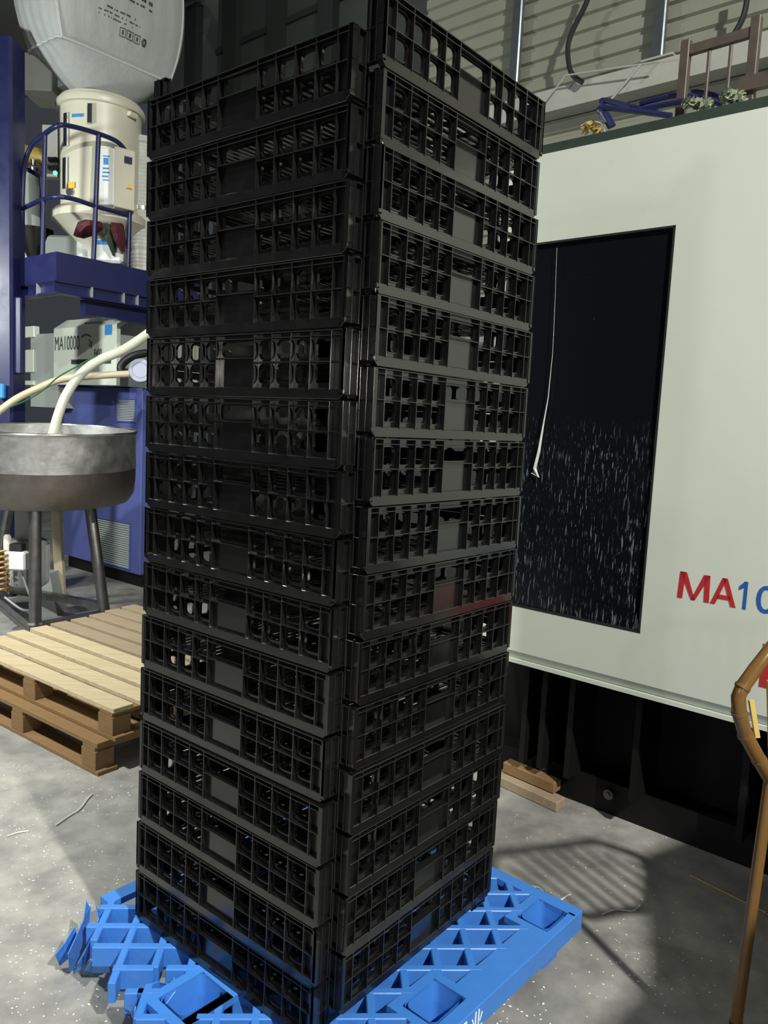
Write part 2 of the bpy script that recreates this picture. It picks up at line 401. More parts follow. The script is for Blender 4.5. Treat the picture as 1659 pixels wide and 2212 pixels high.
def wall_parts(f, L):
    sheet, ribs, band, plate = MB(), MB(), MB(), MB()
    c = [k * L for k in COLS]; tr = .0013
    def fb(mb, s0, s1, d0, d1, z0, z1):
        mb.hexa([f(s0, d0, z0), f(s1, d0, z0), f(s1, d1, z0), f(s0, d1, z0), f(s0, d0, z1), f(s1, d0, z1), f(s1, d1, z1), f(s0, d1, z1)])
    for i in range(11):
        s0, s1 = c[i], c[i + 1]
        if i in (0, 10): cell(sheet, f, s0, s1, .024, .149)
        elif i == 5:
            cell(sheet, f, s0, s1, .0925, .149, (s0 + .012, s1 - .012, .0985, .131, .008))
            fb(plate, s0, s1, RD, RD + T, .024, .0925)
        else:
            w_ = s1 - s0
            cell(sheet, f, s0, s1, .024, .0815, (s0 + w_ * .13, s1 - w_ * .13, .0355, .0765, .011))
            cell(sheet, f, s0, s1, .0815, .149, (s0 + w_ * .13, s1 - w_ * .13, .0905, .130, .011))
    for i in range(1, 11): fb(ribs, c[i] - tr, c[i] + tr, 0, RD, .021, .1475)
    for s0, s1 in ((c[0], c[5]), (c[6], c[11])): fb(ribs, s0, s1, .0005, RD, .0803, .0827)
    fb(ribs, c[5], c[6], .0005, RD, .0913, .0937)
    fb(ribs, c[0], c[11], .0005, RD, .1352, .1373)
    fb(ribs, c[0], c[11], 0, RD, .1463, .149)
    fb(ribs, 0, .008, 0, RD, .021, .149); fb(ribs, L - .008, L, 0, RD, .021, .149)
    ch = .014
    poly = [(ch, .0012), (L - ch, .0012), (L, .0012 + ch), (L, .024), (0, .024), (0, .0012 + ch)]
    band.prism([f(s, .0022, z) for s, z in poly], f(0, RD + T, 0) - f(0, .0022, 0))
    return sheet, ribs, band, plate
def make_walls():
    out = []
    X, Y = V((1, 0, 0)), V((0, 1, 0))
    for nm, o, s, d, L in (('side_wall', V((0, NV, 0)), Y, X, LV - 2 * NV), ('side_wall', V((LU, NV, 0)), Y, -X, LV - 2 * NV),
                           ('end_wall', V((NU, 0, ZO)), X, Y, LU - 2 * NU), ('end_wall', V((NU, LV, ZO)), X, -Y, LU - 2 * NU)):
        f = lambda a, b, z, o=o, s=s, d=d: o + s * a + d * b + Z * z
        sh, ri, ba, pl = wall_parts(f, L)
        out.append((nm, sh.mesh(nm, 'black_plastic'), ri.mesh('rib_grid', 'black_plastic', bevel=.0005), ba.mesh('bottom_band', 'black_plastic', bevel=.001), pl.mesh('handle_plate', 'black_plastic')))
    return out
def make_post(mx, my):
    """notched corner: two ribbed faces, one at side-wall height, one at end-wall height"""
    mb = MB(); X, Y = V((1, 0, 0)), V((0, 1, 0))
    o = V((0, 0, 0)); dx, dy = X, Y
    if mx: o = o + X * LU; dx = -X
    if my: o = o + Y * LV; dy = -Y
    def bx(u0, u1, v0, v1, z0, z1): mb.box(o + dx * u0 + dy * v0 + Z * z0, dx * (u1 - u0), dy * (v1 - v0), Z * (z1 - z0))
    rc = .010
    bx(.002, NU + .018, NV + rc, NV + rc + .004, .012, .148)
    for u in (0, .020, NU - .003): bx(u, u + (.0035 if u else .0025), NV, NV + rc, .012, .149)
    for zz in (.012, .078, .1455): bx(0, NU + .01, NV + .0005, NV + rc, zz, zz + .003)
    bx(NU + rc, NU + rc + .004, .002, NV + .014, ZO + .012, ZO + .148)
    for v in (0, .020, NV - .004): bx(NU, NU + rc, v, v + (.0035 if v else .0025), ZO + .012, ZO + .149)
    for zz in (.012, .078, .1455): bx(NU + .0005, NU + rc, 0, NV + .008, ZO + zz, ZO + zz + .003)
    return mb.mesh('corner_post', 'black_plastic', bevel=.0005)
def make_base():
    mb = MB(); e = .019; zb = ZO + .0025
    def bar(x0, x1, y0, y1, h): mb.box((x0, y0, zb), (x1 - x0, 0, 0), (0, y1 - y0, 0), (0, 0, h))
    y = e + .006; k = 0
    while y < LV - e - .012:
        ind = (y < NV + .016 or y > LV - NV - .030)
        bar(NU + .016 if ind else e, LU - NU - .016 if ind else LU - e, y, y + .0125, .0035); y += .0246
    for x in [e + .03 + (LU - 2 * e - .06) * i / 8 for i in range(9)]: bar(x - .006, x + .006, NV + .02, LV - NV - .02, .006)
    for x in (e, LU - e - .010): bar(x, x + .010, NV + .02, LV - NV - .02, .012)
    return mb.mesh('base', 'black_plastic')
WALLS = make_walls(); POSTS = [make_post(a, b) for a in (0, 1) for b in (0, 1)]; BASE = make_base()
OFFS = [[-.0052, -.0027, -.0073], [-.0067, .0055, .0014], [-.0021, -.0012, -.0003], [0, -.0002, .0009], [.0038, -.0027, -.0001], [.0028, .0018, .0039],
        [.0056, -.0017, .0045], [.0042, .0006, .0018], [.003, .0028, .0023], [.0004, .0028, .0005], [0, .0001, -.0024], [.0022, -.0083, -.0073],
        [0, -.0041, -.0045], [-.0041, -.0003, .0012], [-.0061, .0056, .0036]]
ORD = ['topmost', 'second', 'third', 'fourth', 'fifth', 'sixth', 'seventh', 'middle (eighth)', 'ninth', 'tenth', 'eleventh', 'twelfth', 'thirteenth', 'fourteenth', 'lowest']
cen = CORNER + U * LU / 2 + VV * LV / 2
for k in range(15):
    dx, dy, ya = OFFS[k]; yaw = UA + ya
    cc = cen + V((dx, dy, 0)); Uk = V((math.cos(yaw), math.sin(yaw), 0)); Vk = V((-math.sin(yaw), math.cos(yaw), 0))
    if k == 0: lb = 'topmost black plastic crate, open on top of the tall stack'
    elif k == 14: lb = 'lowest black plastic crate of the stack, resting on the blue pallet'
    else: lb = '%s black slotted plastic crate from the top of the tall stack' % ORD[k]
    if k == 7: lb = 'middle black slotted plastic crate of the tall stack, eighth from the top'
    cr = thing('plastic_crate', lb, 'crate', cc - Uk * LU / 2 - Vk * LV / 2 + Z * (DECK + (14 - k) * PIT), 'black crates in the tall stack')
    cr.rotation_euler = (0, 0, yaw)
    for nm, sh, ri, ba, pl in WALLS:
        wo = bpy.data.objects.new(nm, sh); COL.objects.link(wo); wo.parent = cr
        for n2, me in (('rib_grid', ri), ('bottom_band', ba), ('handle_plate', pl)):
            so = bpy.data.objects.new(n2, me); COL.objects.link(so); so.parent = wo
    for me in POSTS:
        po = bpy.data.objects.new('corner_post', me); COL.objects.link(po); po.parent = cr
    bo = bpy.data.objects.new('base', BASE); COL.objects.link(bo); bo.parent = cr

# ================================================================== blue plastic pallet
PA = R(49)
E1 = -V((math.cos(PA), math.sin(PA), 0)); E2 = V((-math.sin(PA), math.cos(PA), 0))
CP = V((.668, 2.258, 0)); PL, PW, PT = 1.19, 1.07, DECK
def pal(a, b, z): return CP + E1 * a + E2 * b + Z * z
def to_ab(p): q = p - CP; return q.dot(E1), q.dot(E2)
bpal = thing('plastic_pallet', 'bright blue plastic pallet with one broken corner under the black crates', 'pallet', pal(PL / 2, PW / 2, 0))
CUPS = [(.105, .072), (.63, .086), (1.09, .086), (.105, .535), (.63, .535), (1.045, .535), (.105, .985), (.63, .985)]
CA, CB = .068, .052            # half size of a cup opening
def broken(a, b):    # torn-away front left corner
    return (b > .58 and a > 1.165 - (b - .58) * .12 + .018 * math.sin(b * 47)) or (a > 1.0 and b > 1.05 - (a - 1.0) * .9) or (1.03 < a < 1.13 and .64 < b < .70)
def in_deck(a, b):
    if not (.045 < a < PL - .012 and .08 < b < PW - .05) or broken(a, b): return False
    for ca, cb in CUPS:
        if abs(a - ca) < CA + .02 and abs(b - cb) < CB + .02: return False
    return True
lat = MB(); RW, RH = .021, .058
def runs(line):
    t = -1.6; st = None; out = []
    while t < 1.6:
        ok = in_deck(*to_ab(line(t)))
        if ok and st is None: st = t
        if not ok and st is not None: out.append((st, t)); st = None
        t += .006
    return out
D1 = V((math.cos(PA - R(45)), math.sin(PA - R(45)), 0)); D2 = V((-D1.y, D1.x, 0))
cen2 = V((.290, 2.146, 0))
for i in range(-14, 15):
    for dr, nr, hz, sp_ in ((D1, D2, 0, .0865), (D2, D1, .0006, .0945)):
        base = cen2 + nr * (i * sp_)
        for t0, t1 in runs(lambda t: base + dr * t):
            if t1 - t0 < .02: continue
            t0 -= .012; t1 += .012
            lat.cbox(base + dr * ((t0 + t1) / 2) + Z * (PT - RH / 2 - hz), t1 - t0, RW, RH, dr, nr)
lat.build('deck_lattice', 'blue_plastic', bpal, bevel=.0025)
def strip(a0, a1, b0, b1, z0, z1, mb): mb.box(pal(a0, b0, z0), E1 * (a1 - a0), E2 * (b1 - b0), Z * (z1 - z0))
def deckplates():
    mb = MB(); t0, t1 = PT - .02, PT - .0003
    strip(0, .045, 0, PW, t0, t1, mb); strip(.045, 1.0, PW - .05, PW, t0, t1, mb)
    xs = [.045] + [k for ca in (.105, .63, 1.09) for k in (ca - CA, ca + CA)] + [PL]
    for i in range(0, 8, 2): strip(xs[i], xs[i + 1], 0, .085, t0, t1, mb) if xs[i + 1] > xs[i] else None
    for ca, cb in CUPS:
        e = .026
        a0, a1 = max(ca - CA - e, .045), min(ca + CA + e, PL)
        b0, b1 = (0 if cb < .2 else cb - CB - e), (PW - .05 if cb > .9 else cb + CB + e)
        if cb - CB > b0: strip(ca - CA, ca + CA, b0, cb - CB, t0, t1, mb)
        if b1 > cb + CB: strip(a0, a1, cb + CB, b1, t0, t1, mb)
        if b0 > .08: strip(a0, a1, b0, cb - CB, t0, t1, mb)
        bb0 = .085 if cb < .2 else cb - CB
        if ca - CA > a0: strip(a0, ca - CA, bb0, cb + CB, t0, t1, mb)
        strip(ca + CA, a1, bb0, cb + CB, t0, t1, mb)
    return mb
deckplates().build('deck_plate', 'blue_plastic', bpal)
sk = MB()
strip(-.004, PL, -.004, .006, PT - .066, PT - .0006, sk); strip(-.004, .006, .006, PW, PT - .066, PT - .0006, sk); strip(.006, 1.0, PW - .006, PW + .002, PT - .05, PT - .0006, sk)
strip(PL - .008, PL, .006, .42, PT - .066, PT - .0006, sk)
sk.build('skirt', 'blue_plastic', bpal, bevel=.002)
for ca, cb in CUPS:
    mb = MB(); rings = []
    for k_, zz in ((0, PT - .0008), (-.010, .06), (-.016, .001), (-.021, .006), (-.015, .06), (-.006, PT - .0008)):
        ring = [p for c in rr_poly(-CA - k_, CA + k_, -CB - k_, CB + k_, .02, 5) for p in c]
        rings.append([pal(ca + p[0], cb + p[1], zz) for p in ring])
    N = len(rings[0]); vs = [p for r_ in rings for p in r_]
    fs = [(i * N + j, i * N + (j + 1) % N, (i + 1) * N + (j + 1) % N, (i + 1) * N + j) for i in (0, 1, 3, 4) for j in range(N)]
    fs.append(tuple(2 * N + j for j in range(N))); fs.append(tuple(3 * N + j for j in range(N)))
    mb.add(vs, fs).build('leg', 'blue_plastic', bpal, smooth=True)
# torn flaps at the broken corner
def flap(top, bot, mt, th=.004):
    mb = MB(); n = len(top); N_ = E2 * -th
    for i in range(n - 1): mb.hexa([bot[i], bot[i + 1], bot[i + 1] + N_, bot[i] + N_, top[i], top[i + 1], top[i + 1] + N_, top[i] + N_])
    mb.build('torn_flap', mt, bpal)
def zl(l): return [pz(*q) for q in l]
flap(zl([(186, 1945, .139), (180, 1985, .139), (160, 2030, .125), (146, 2060, .11)]), zl([(196, 1960, .12), (190, 2035, .05), (165, 2080, .02), (150, 2101, .006)]), 'blue_plastic')
flap(zl([(205, 1950, .139), (212, 1985, .13), (190, 2040, .10), (172, 2075, .06)]), zl([(224, 1995, .10), (205, 2050, .06), (182, 2085, .03), (160, 2102, .006)]), 'blue_plastic')
flap(zl([(160, 2000, .11), (140, 2035, .09), (118, 2062, .07)]), zl([(168, 2035, .06), (146, 2070, .03), (128, 2085, .012)]), 'blue_plastic')
flap(zl([(230, 2050, .125), (205, 2056, .12), (196, 2075, .10)]), zl([(236, 2100, .03), (195, 2101, .005), (180, 2100, .005)]), 'blue_torn')
flap(zl([(375, 2110, .135), (378, 2140, .135), (360, 2165, .13), (330, 2190, .12), (290, 2212, .12)]), zl([(380, 2160, .06), (375, 2195, .04), (350, 2210, .03), (318, 2222, .03), (275, 2240, .03)]), 'blue_torn')
flap(zl([(316, 2128, .135), (340, 2120, .135), (362, 2124, .135)]), zl([(316, 2160, .08), (340, 2158, .08), (368, 2155, .08)]), 'blue_plastic')
flap(zl([(280, 2165, .139), (292, 2172, .13), (288, 2200, .12)]), zl([(284, 2196, .08), (292, 2205, .06), (284, 2240, .03)]), 'blue_torn')
text('田塑业', 'lettering', 'white_print', pal(.735, -.0055, PT - .058), -E1, Z, .060, bpal, space=1.45, scx=.95, label='white painted characters on the pallet skirt')

# ================================================================== right machine
def pn(s, z, o=0): return P0 + PD * s + Z * z + PN * o
PB, PTOP = .635, 2.685
SL, SR = .70, -2.2
mac = thing('moulding_machine', 'white injection moulding machine with black window and red and blue lettering', 'machine', pn((SL + SR) / 2, 0, -.4))
w0, w1 = pp(1375, 1363, P0, PN), pp(1468, 490, P0, PN)
ws1 = -.07; ws0 = .62; wz0, wz1 = .865, 2.345
def panelbox(s0, s1, z0, z1, o0, o1, mb=None):
    mb = mb or MB(); mb.box(pn(s0, z0, o0), PD * (s1 - s0), PN * (o1 - o0), Z * (z1 - z0)); return mb
fp = MB()
panelbox(SR, ws1, PB + .04, PTOP, -.03, 0, fp); panelbox(ws0, SL, PB + .04, PTOP, -.03, 0, fp); panelbox(ws1, ws0, PB + .04, wz0, -.03, 0, fp); panelbox(ws1, ws0, wz1, PTOP, -.03, 0, fp)
front = fp.build('front_panel', 'machine_white', mac)
# window: pane in its own local frame (x to the right along -PD, z up)
wm = MB().box((0, 0, 0), (-(ws0 - ws1), 0, 0), (0, .006, 0), (0, 0, wz1 - wz0)).mesh('window_pane', 'black_glass')
wo = bpy.data.objects.new('window_pane', wm); COL.objects.link(wo); wo.parent = mac
wo.location = pn(ws1, wz0, -.012) - mac.location; wo.rotation_euler = (0, 0, math.atan2(-PD.y, -PD.x)); wo['label'] = 'black window pane with pale dried drips'
gk = MB(); g = .008
panelbox(ws1, ws1 + g, wz0, wz1, -.012, .001, gk); panelbox(ws0 - g, ws0, wz0, wz1, -.012, .001, gk); panelbox(ws1, ws0, wz0, wz0 + g, -.012, .001, gk); panelbox(ws1, ws0, wz1 - g, wz1, -.012, .001, gk)
gk.build('window_gasket', 'cable_black', mac)
MB().prism([pn(SR, PB + .04, 0), pn(SR, PB + .004, -.022), pn(SR, PB + .004, -.03), pn(SR, PB + .04, -.03)], PD * (SL - SR)).build('bottom_chamfer', 'machine_white', mac)
panelbox(SR, SL, PB - .012, PB + .004, -.03, -.004).build('bottom_lip', 'machine_white', mac)
panelbox(SR, SL, PB, PTOP, -.9, -.032).build('housing', 'machine_white', mac)
panelbox(SR, SL, PTOP + .002, PTOP + .055, -.14, -.05).build('top_rail', 'top_rail_dark', mac)
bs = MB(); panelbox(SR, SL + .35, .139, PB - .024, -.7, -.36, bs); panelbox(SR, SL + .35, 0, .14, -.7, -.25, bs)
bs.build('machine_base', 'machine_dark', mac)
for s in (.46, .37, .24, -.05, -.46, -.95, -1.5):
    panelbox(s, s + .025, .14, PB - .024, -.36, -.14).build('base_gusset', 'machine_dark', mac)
for s in (.41, .1):
    q = pn(s, .09, -.245); MB().lathe(q, [(.022, 0), (.022, .012), (.010, .012), (.010, .02)], 12, PN).build('bolt', 'steel_dark', mac)
q = pp(1463, 1290, P0, PN)
sM = (q - P0).dot(PD); zM = q.z
def glyph(strokes, s0, h_, w_):
    mb = MB()
    for poly in strokes: mb.prism([pn(s0 - x * w_, zM + y * h_, .0004) for x, y in poly], PN * .0012)
    return mb
LH = .096
glyph([[(0, 0), (.16, 0), (.20, 1), (.03, 1)], [(.03, 1), (.24, 1), (.56, .0), (.44, 0)], [(.44, 0), (.56, 0), (.97, 1), (.78, 1)], [(.80, 1), (.97, 1), (1, 0), (.84, 0)]], sM, LH, .112).build('letter_m', 'red_letter', front, label='red letter M')
glyph([[(0, 0), (.19, 0), (.58, 1), (.40, 1)], [(.40, 1), (.60, 1), (1, 0), (.80, 0)], [(.22, .22), (.78, .22), (.74, .38), (.28, .38)]], sM - .116, LH, .086).build('letter_a', 'red_letter', front, label='red letter A')
glyph([[(.42, 0), (.66, 0), (.66, 1), (.42, 1)], [(.42, 1), (.5, 1), (.5, .80), (.05, .66), (.05, .80)]], sM - .205, LH, .045).build('numeral_one', 'blue_letter', front, label='blue numeral 1')
text('0000', 'lettering', 'blue_letter', pn(sM - .262, zM, .001), -PD, Z, .134, front, font_bold=.0005, label='blue numerals 0000')
q = pp(1649, 1390, P0, PN); sq = (q - P0).dot(PD)
panelbox(sq, sq - .36, q.z - .15, q.z, .0002, .0015).build('red_mark', 'red_letter', front)
# film hanging off the window edge
c = [pp(x, y, P0 + PN * .002, PN) for x, y in ((1203, 535), (1199, 650), (1194, 760), (1184, 860), (1175, 910), (1164, 975), (1155, 1012), (1163, 1030), (1148, 1022))]
single(MB().tube(c, .004, 6, rs=[.0005, .0006, .0008, .0018, .003, .006, .007, .005, .002]), 'film_strip', 'film', 'torn pale film strip hanging on the black window', 'plastic film')

# things on top of the machine and on the wall
ptop = P0 - PN * .22
def ontop(x, y, o=.22): return pp(x, y, P0 - PN * o, PN)
def bent(name, pts, r, mt, lb, cat, grp=None, o=.22, seg=8):
    return single(MB().tube(smoothpath([ontop(x, y, o) for x, y in pts], 5), r, seg), name, mt, lb, cat, grp, smooth=True)
bent('bent_pipe', [(1318, 275), (1302, 245), (1296, 240), (1298, 233), (1340, 236), (1450, 250)], .011, 'blue_paint', 'blue bent pipe end loop lying at the left on the machine top', 'pipe', 'blue pipes on the machine')
bent('bent_pipe', [(1325, 272), (1308, 240), (1300, 222), (1308, 217), (1370, 232), (1420, 240)], .011, 'blue_paint', 'upper blue bent pipe loop beside the lower one on the machine', 'pipe', 'blue pipes on the machine', .3)
bent('straight_pipe', [(1383, 224), (1430, 212), (1480, 206), (1560, 225)], .011, 'blue_paint', 'open-ended blue pipe, upper one of the crossing pair', 'pipe', 'blue pipes on the machine', .3)
bent('straight_pipe', [(1383, 237), (1430, 227), (1490, 218), (1540, 226)], .011, 'blue_paint', 'open-ended blue pipe, lower one of the crossing pair', 'pipe', 'blue pipes on the machine', .24)
bent('straight_pipe', [(1495, 198), (1530, 203), (1600, 222)], .011, 'blue_paint', 'blue pipe end lying behind the brown rack', 'pipe', 'blue pipes on the machine', .42)
bent('thin_wire', [(1255, 272), (1275, 262), (1300, 268), (1308, 290)], .002, 'film', 'pale thin wire loop at the left end of the machine top', 'wire')
rk = thing('steel_rack', 'brown rusty steel rack frame standing on the white machine', 'rack', ontop(1560, 230, .28) + Z * 0)
RKZ = PTOP
def post(x, yt, w_, o=.28, name='upright', mt='brown_steel', zb=RKZ):
    A = ontop(x, yt, o); B = V((A.x, A.y, zb)); MB().cbox((A + B) / 2, w_, w_, A.z - zb, PD, PN).build(name, mt, rk, bevel=.003); return A
A1_ = post(1484, 88, .034); A2_ = post(1636, 36, .034)
q1, q2 = ontop(1486, 112, .28), ontop(1636, 68, .28)
MB().box(q1 - Z * .015 - PN * .012, q2 - q1, PN * .024, Z * .034).build('top_rail', 'brown_steel', rk)
for x, y in ((1533, 108), (1580, 96)):
    post(x, y, .012, .28, 'bar')
MB().box(ontop(1600, 205, .28), -PD * .5, PN * .03, Z * .05).build('cross_rail', 'brown_steel', rk)
def clump(name, x0, x1, y0, y1, n, lb, mt='plant_film', o=.2):
    r_ = random.Random(n); mb = MB()
    for i in range(n):
        c_ = ontop(r_.uniform(x0, x1), r_.uniform(y0, y1), o + r_.uniform(-.04, .04)); c_.z = max(c_.z, PTOP + .058)
        d1 = V((r_.uniform(-1, 1), r_.uniform(-1, 1), r_.uniform(-1, 1))).normalized() * r_.uniform(.008, .02); d2 = V((r_.uniform(-1, 1), r_.uniform(-1, 1), r_.uniform(-1, 1))).normalized() * .013
        mb.add([c_ - d1, c_ + d2, c_ + d1, c_ - d2 + d1 * .3], [(0, 1, 2), (0, 2, 3)])
    return single(mb, name, mt, lb, 'plastic film', kind='stuff')
clump('crumpled_film', 1478, 1535, 216, 232, 120, 'crumpled greenish film scraps at the foot of the brown rack')
clump('crumpled_film', 1560, 1605, 198, 222, 120, 'crumpled greenish film heap between the rack uprights')
clump('yellow_rag', 1258, 1298, 266, 285, 50, 'small yellow rag at the left end of the machine top', 'yellow_paint')
# cables against the cladding
def onwall(x, y, o=.16): return pp(x, y, WR + PN * o, PN)
single(MB().tube(smoothpath([onwall(x, y) for x, y in ((1290, -60), (1265, 10), (1240, 60), (1227, 100), (1230, 145), (1240, 165), (1258, 178))], 6), .017, 8), 'hanging_cable', 'cable_black', 'thick black cable curving down the cladding near the stack', 'cable', 'cables on the cladding', smooth=True)
single(MB().tube(smoothpath([onwall(x, y) for x, y in ((1618, -50), (1612, 10), (1602, 45), (1585, 75))], 6), .017, 8), 'hanging_cable', 'cable_black', 'black cable hanging behind the brown rack', 'cable', 'cables on the cladding', smooth=True)
single(MB().tube([onwall(1385, 138, .2), onwall(1320, 215, .2)], .008, 6), 'brace_rod', 'girt', 'thin grey brace rod slanting under the wall girt', 'rod')
single(MB().tube([onwall(1195, 198, .2), onwall(1222, 163, .2), onwall(1425, 133, .2)], .006, 6), 'bent_rod', 'girt', 'bent grey rod fixed along the wall girt', 'rod')

# timber blocks by the machine foot
def block(x0, y0, x1, y1, wd, h, z0, lb, mt):
    A, B = pz(x0, y0, z0), pz(x1, y1, z0)
    return single(MB().box(A, B - A, PN * -wd, Z * h), 'timber_block', mt, lb, 'timber', 'timber by the machine foot', bevel=.004)
block(1060, 1690, 1202, 1756, .075, .045, 0, 'lower pale timber piece lying by the dark machine foot', 'wood_grey')
block(1085, 1668, 1196, 1716, .06, .05, .048, 'upper brown timber piece on top of the pale one by the machine', 'wood_dark')

# ================================================================== bamboo chair at the right edge
CL = V((.885, 1.80, 0))                              # foot of the back's left leg; the back runs along CU
CU = V((.955, .296, 0)); CN = V((CU.y, -CU.x, 0))
ch = thing('bamboo_chair', 'brown bamboo chair with yellow slats at the right edge of the photograph', 'chair', CL + CU * .22 + CN * .2)
def cpt(x, y, o=0): return pp(x, y, CL + CN * o, CN)
left = [cpt(1668, 1396), cpt(1632, 1445), cpt(1604, 1484), cpt(1595, 1505), cpt(1597, 1540), cpt(1610, 1588), cpt(1640, 1642), cpt(1668, 1690), cpt(1690, 1722)]
CWD = .52
mid = (left[3] - CL).dot(CU) + CWD / 2
def mir(p): q = p - CL; d_ = q.dot(CU); return p + CU * (2 * (mid - d_))
loop = left + [mir(p) for p in reversed(left)]
MB().tube(loop, .0172, 12, closed=True).build('back_loop', 'bamboo', ch, smooth=True)
for i, q in ((2, .0192), (4, .0188), (5, .0188), (6, .0186)):
    t = (left[i + 1] - left[i - 1]).normalized(); MB().tube([left[i] - t * .004, left[i] + t * .004], q, 12).build('node', 'bamboo_node', ch, smooth=True)
MB().tube([cpt(1601, 1550, -.012), cpt(1606, 1570, -.012), cpt(1612, 1590, -.011)], .012, 8, rs=[.006, .0105, .004]).build('glue_blob', 'glue_white', ch, smooth=True, label='smear of white glue')
top_z, bot_z = left[0].z, left[-1].z
for i in range(10):
    u_ = (left[3] - CL).dot(CU) + .038 + i * .048
    zt = top_z - .01 - max(0, .12 - i * .046) - max(0, .12 - (9 - i) * .046); zb = bot_z + max(0, .16 - i * .05) + max(0, .16 - (9 - i) * .05)
    A = CL + CU * u_ + Z * zt; B = CL + CU * (u_ + .03) + Z * zb
    MB().box(B - CU * .007 - CN * .003, CU * .014, CN * .006, A - B).build('slat', 'bamboo_slat', ch)
for k_, o in ((0, 0), (1, 0), (0, .45), (1, .45)):
    base = CL + CU * (.066 + (CWD - .13) * k_) + CN * o; lean = CU * (.028 if k_ == 0 else -.02)
    topz = bot_z + .06 if o == 0 else .43
    MB().tube([base, base.lerp(base + lean + Z * topz, .5), base + lean + Z * topz], .0145, 10).build('leg', 'bamboo', ch, smooth=True)
    if k_ == 0 and o == 0:
        q = base.lerp(base + lean + Z * topz, .17); MB().tube([q - Z * .005, q + Z * .005], .0165, 10).build('binding', 'cable_black', ch, smooth=True)
fr = [CL + Z * .41 + CU * .14, CL + Z * .41 + CU * (CWD - .06), CL + Z * .41 + CU * (CWD - .06) + CN * .46, CL + Z * .41 + CU * .14 + CN * .46]
MB().tube(fr, .013, 8, closed=True).build('seat_frame', 'bamboo', ch, smooth=True)
for i in range(10):
    q = CL + Z * .424 + CU * .145 + CN * (.02 + i * .044)
    MB().box(q, CU * (CWD - .21), CN * .03, Z * .008).build('seat_slat', 'bamboo_slat', ch)

# ================================================================== timber pallets on the left
WA = R(143.5); WD = V((math.cos(WA), math.sin(WA), 0)); WS = V((-WD.y, WD.x, 0)) * -1      # planks run along WD, WS points away from the camera
if WS.y < 0: WS = -WS
def wpal(name, lb, near, z0, h, nb, length, depth, mts, tops, seed, skew=0.0, bottom=True):
    r_ = random.Random(seed)
    t = thing(name, lb, 'pallet', near + WD * length / 2 + WS * depth / 2 + Z * z0, 'timber pallets stacked on the floor')
    bt, bk = .020, h - .060
    def P(a, b, z): return near + WD * a + WS * b + Z * (z0 + z) + WD * (b * skew)
    def board(a0, a1, b0, b1, z0_, z1_, nm, mt): MB().box(P(a0, b0, z0_), WD * (a1 - a0), WS * (b1 - b0), Z * (z1_ - z0_)).build(nm, mt, t, bevel=.002)
    if bottom:
        for b0 in (0, depth / 2 - .05, depth - .1): board(0, length, b0, b0 + .1, 0, bt, 'bottom_board', mts[1])
    for a0 in (.02, length / 2 - .05, length - .13):
        for b0 in (.0, depth / 2 - .05, depth - .1): board(a0, a0 + .11, b0, b0 + .095, bt, h - 2 * bt, 'block', mts[1])
        board(a0 + .005, a0 + .10, 0, depth, h - 2 * bt, h - bt, 'stringer_board', mts[1])
    wd = (depth - (nb - 1) * tops) / nb
    for i in range(nb):
        b0 = i * (wd + tops); j0, j1 = r_.uniform(-.012, .02), r_.uniform(-.02, .02)
        board(j0, length + j1, b0, b0 + wd, h - bt, h + r_.uniform(0, .004), 'top_plank', mts[0] if i < 4 else mts[2])  # front planks and far planks take separate wood tones
    return t
NEAR = V((-1.165, 3.215, 0))
wpal('timber_pallet', 'lower brown timber pallet standing on the floor beside the crate stack', NEAR + WD * .05 + WS * .02, 0, .145, 7, 1.35, 1.1, ('wood_dark', 'wood_dark', 'wood_dark'), .05, 5)
wpal('timber_pallet', 'upper pale timber pallet with darker far planks, lying on the brown one', V((-1.13, 3.29, 0)), .149, .145, 9, 1.42, 1.22, ('wood_pale', 'wood_dark', 'wood_grey'), .036, 6, skew=.12)

# ================================================================== steel mixing tub
DC = V((-2.44, 5.62, 0)); DR = .61
tub = thing('mixing_tub', 'round dented stainless steel mixing tub on pipe legs', 'tub', DC)
TA = V((0, -.045, 1)).normalized()
def tubl(prof, nm, mt, **k): return MB().lathe(DC + Z * .94, prof, 56, TA, capb=k.pop('capb', False), capt=False).build(nm, mt, tub, smooth=True, **k)
tubl([(DR, .245), (DR, .48), (DR + .004, .505), (DR - .012, .505), (DR - .012, .25)], 'upper_wall', 'steel')
tubl([(DR - .10, -.01), (DR - .055, .0), (DR - .015, .06), (DR - .004, .16), (DR - .002, .245), (DR - .012, .25)], 'lower_wall', 'steel_dark')
tubl([(0.0, .10), (DR - .2, .10), (DR - .012, .2)], 'tub_floor', 'steel')
MB().tube([DC + Z * .94 + TA * .505 + V((math.cos(R(a_)) * DR, math.sin(R(a_)) * DR, .045 * math.sin(R(a_)) * DR)) for a_ in range(0, 360, 8)], .010, 8, closed=True).build('rim', 'steel_rim', tub, smooth=True)
tubl([(0.0, -.015), (DR - .10, -.01)], 'underside', 'steel_dark')
legp = []
for (xt, yt, xb, yb, Yt, Yb) in ((76, 1090, 76, 1360, 5.13, 5.1), (193, 1085, 226, 1325, 5.62, 5.55), (20, 1090, -20, 1300, 6.0, 6.1)):
    A, B = px(xt, yt, Yt), px(xb, yb, Yb); d_ = B - A; B = A + d_ * (A.z / (A.z - B.z)); legp.append((A, B))
    MB().tube([A, B], .040, 14).build('leg', 'steel_pipe', tub, smooth=True)
MB().tube([legp[0][0].lerp(legp[0][1], .83) - Z * .008, legp[0][0].lerp(legp[0][1], .83) + Z * .008], .05, 14).build('collar', 'steel_rim', tub, smooth=True)
def onl(i, f): return legp[i][0].lerp(legp[i][1], f)
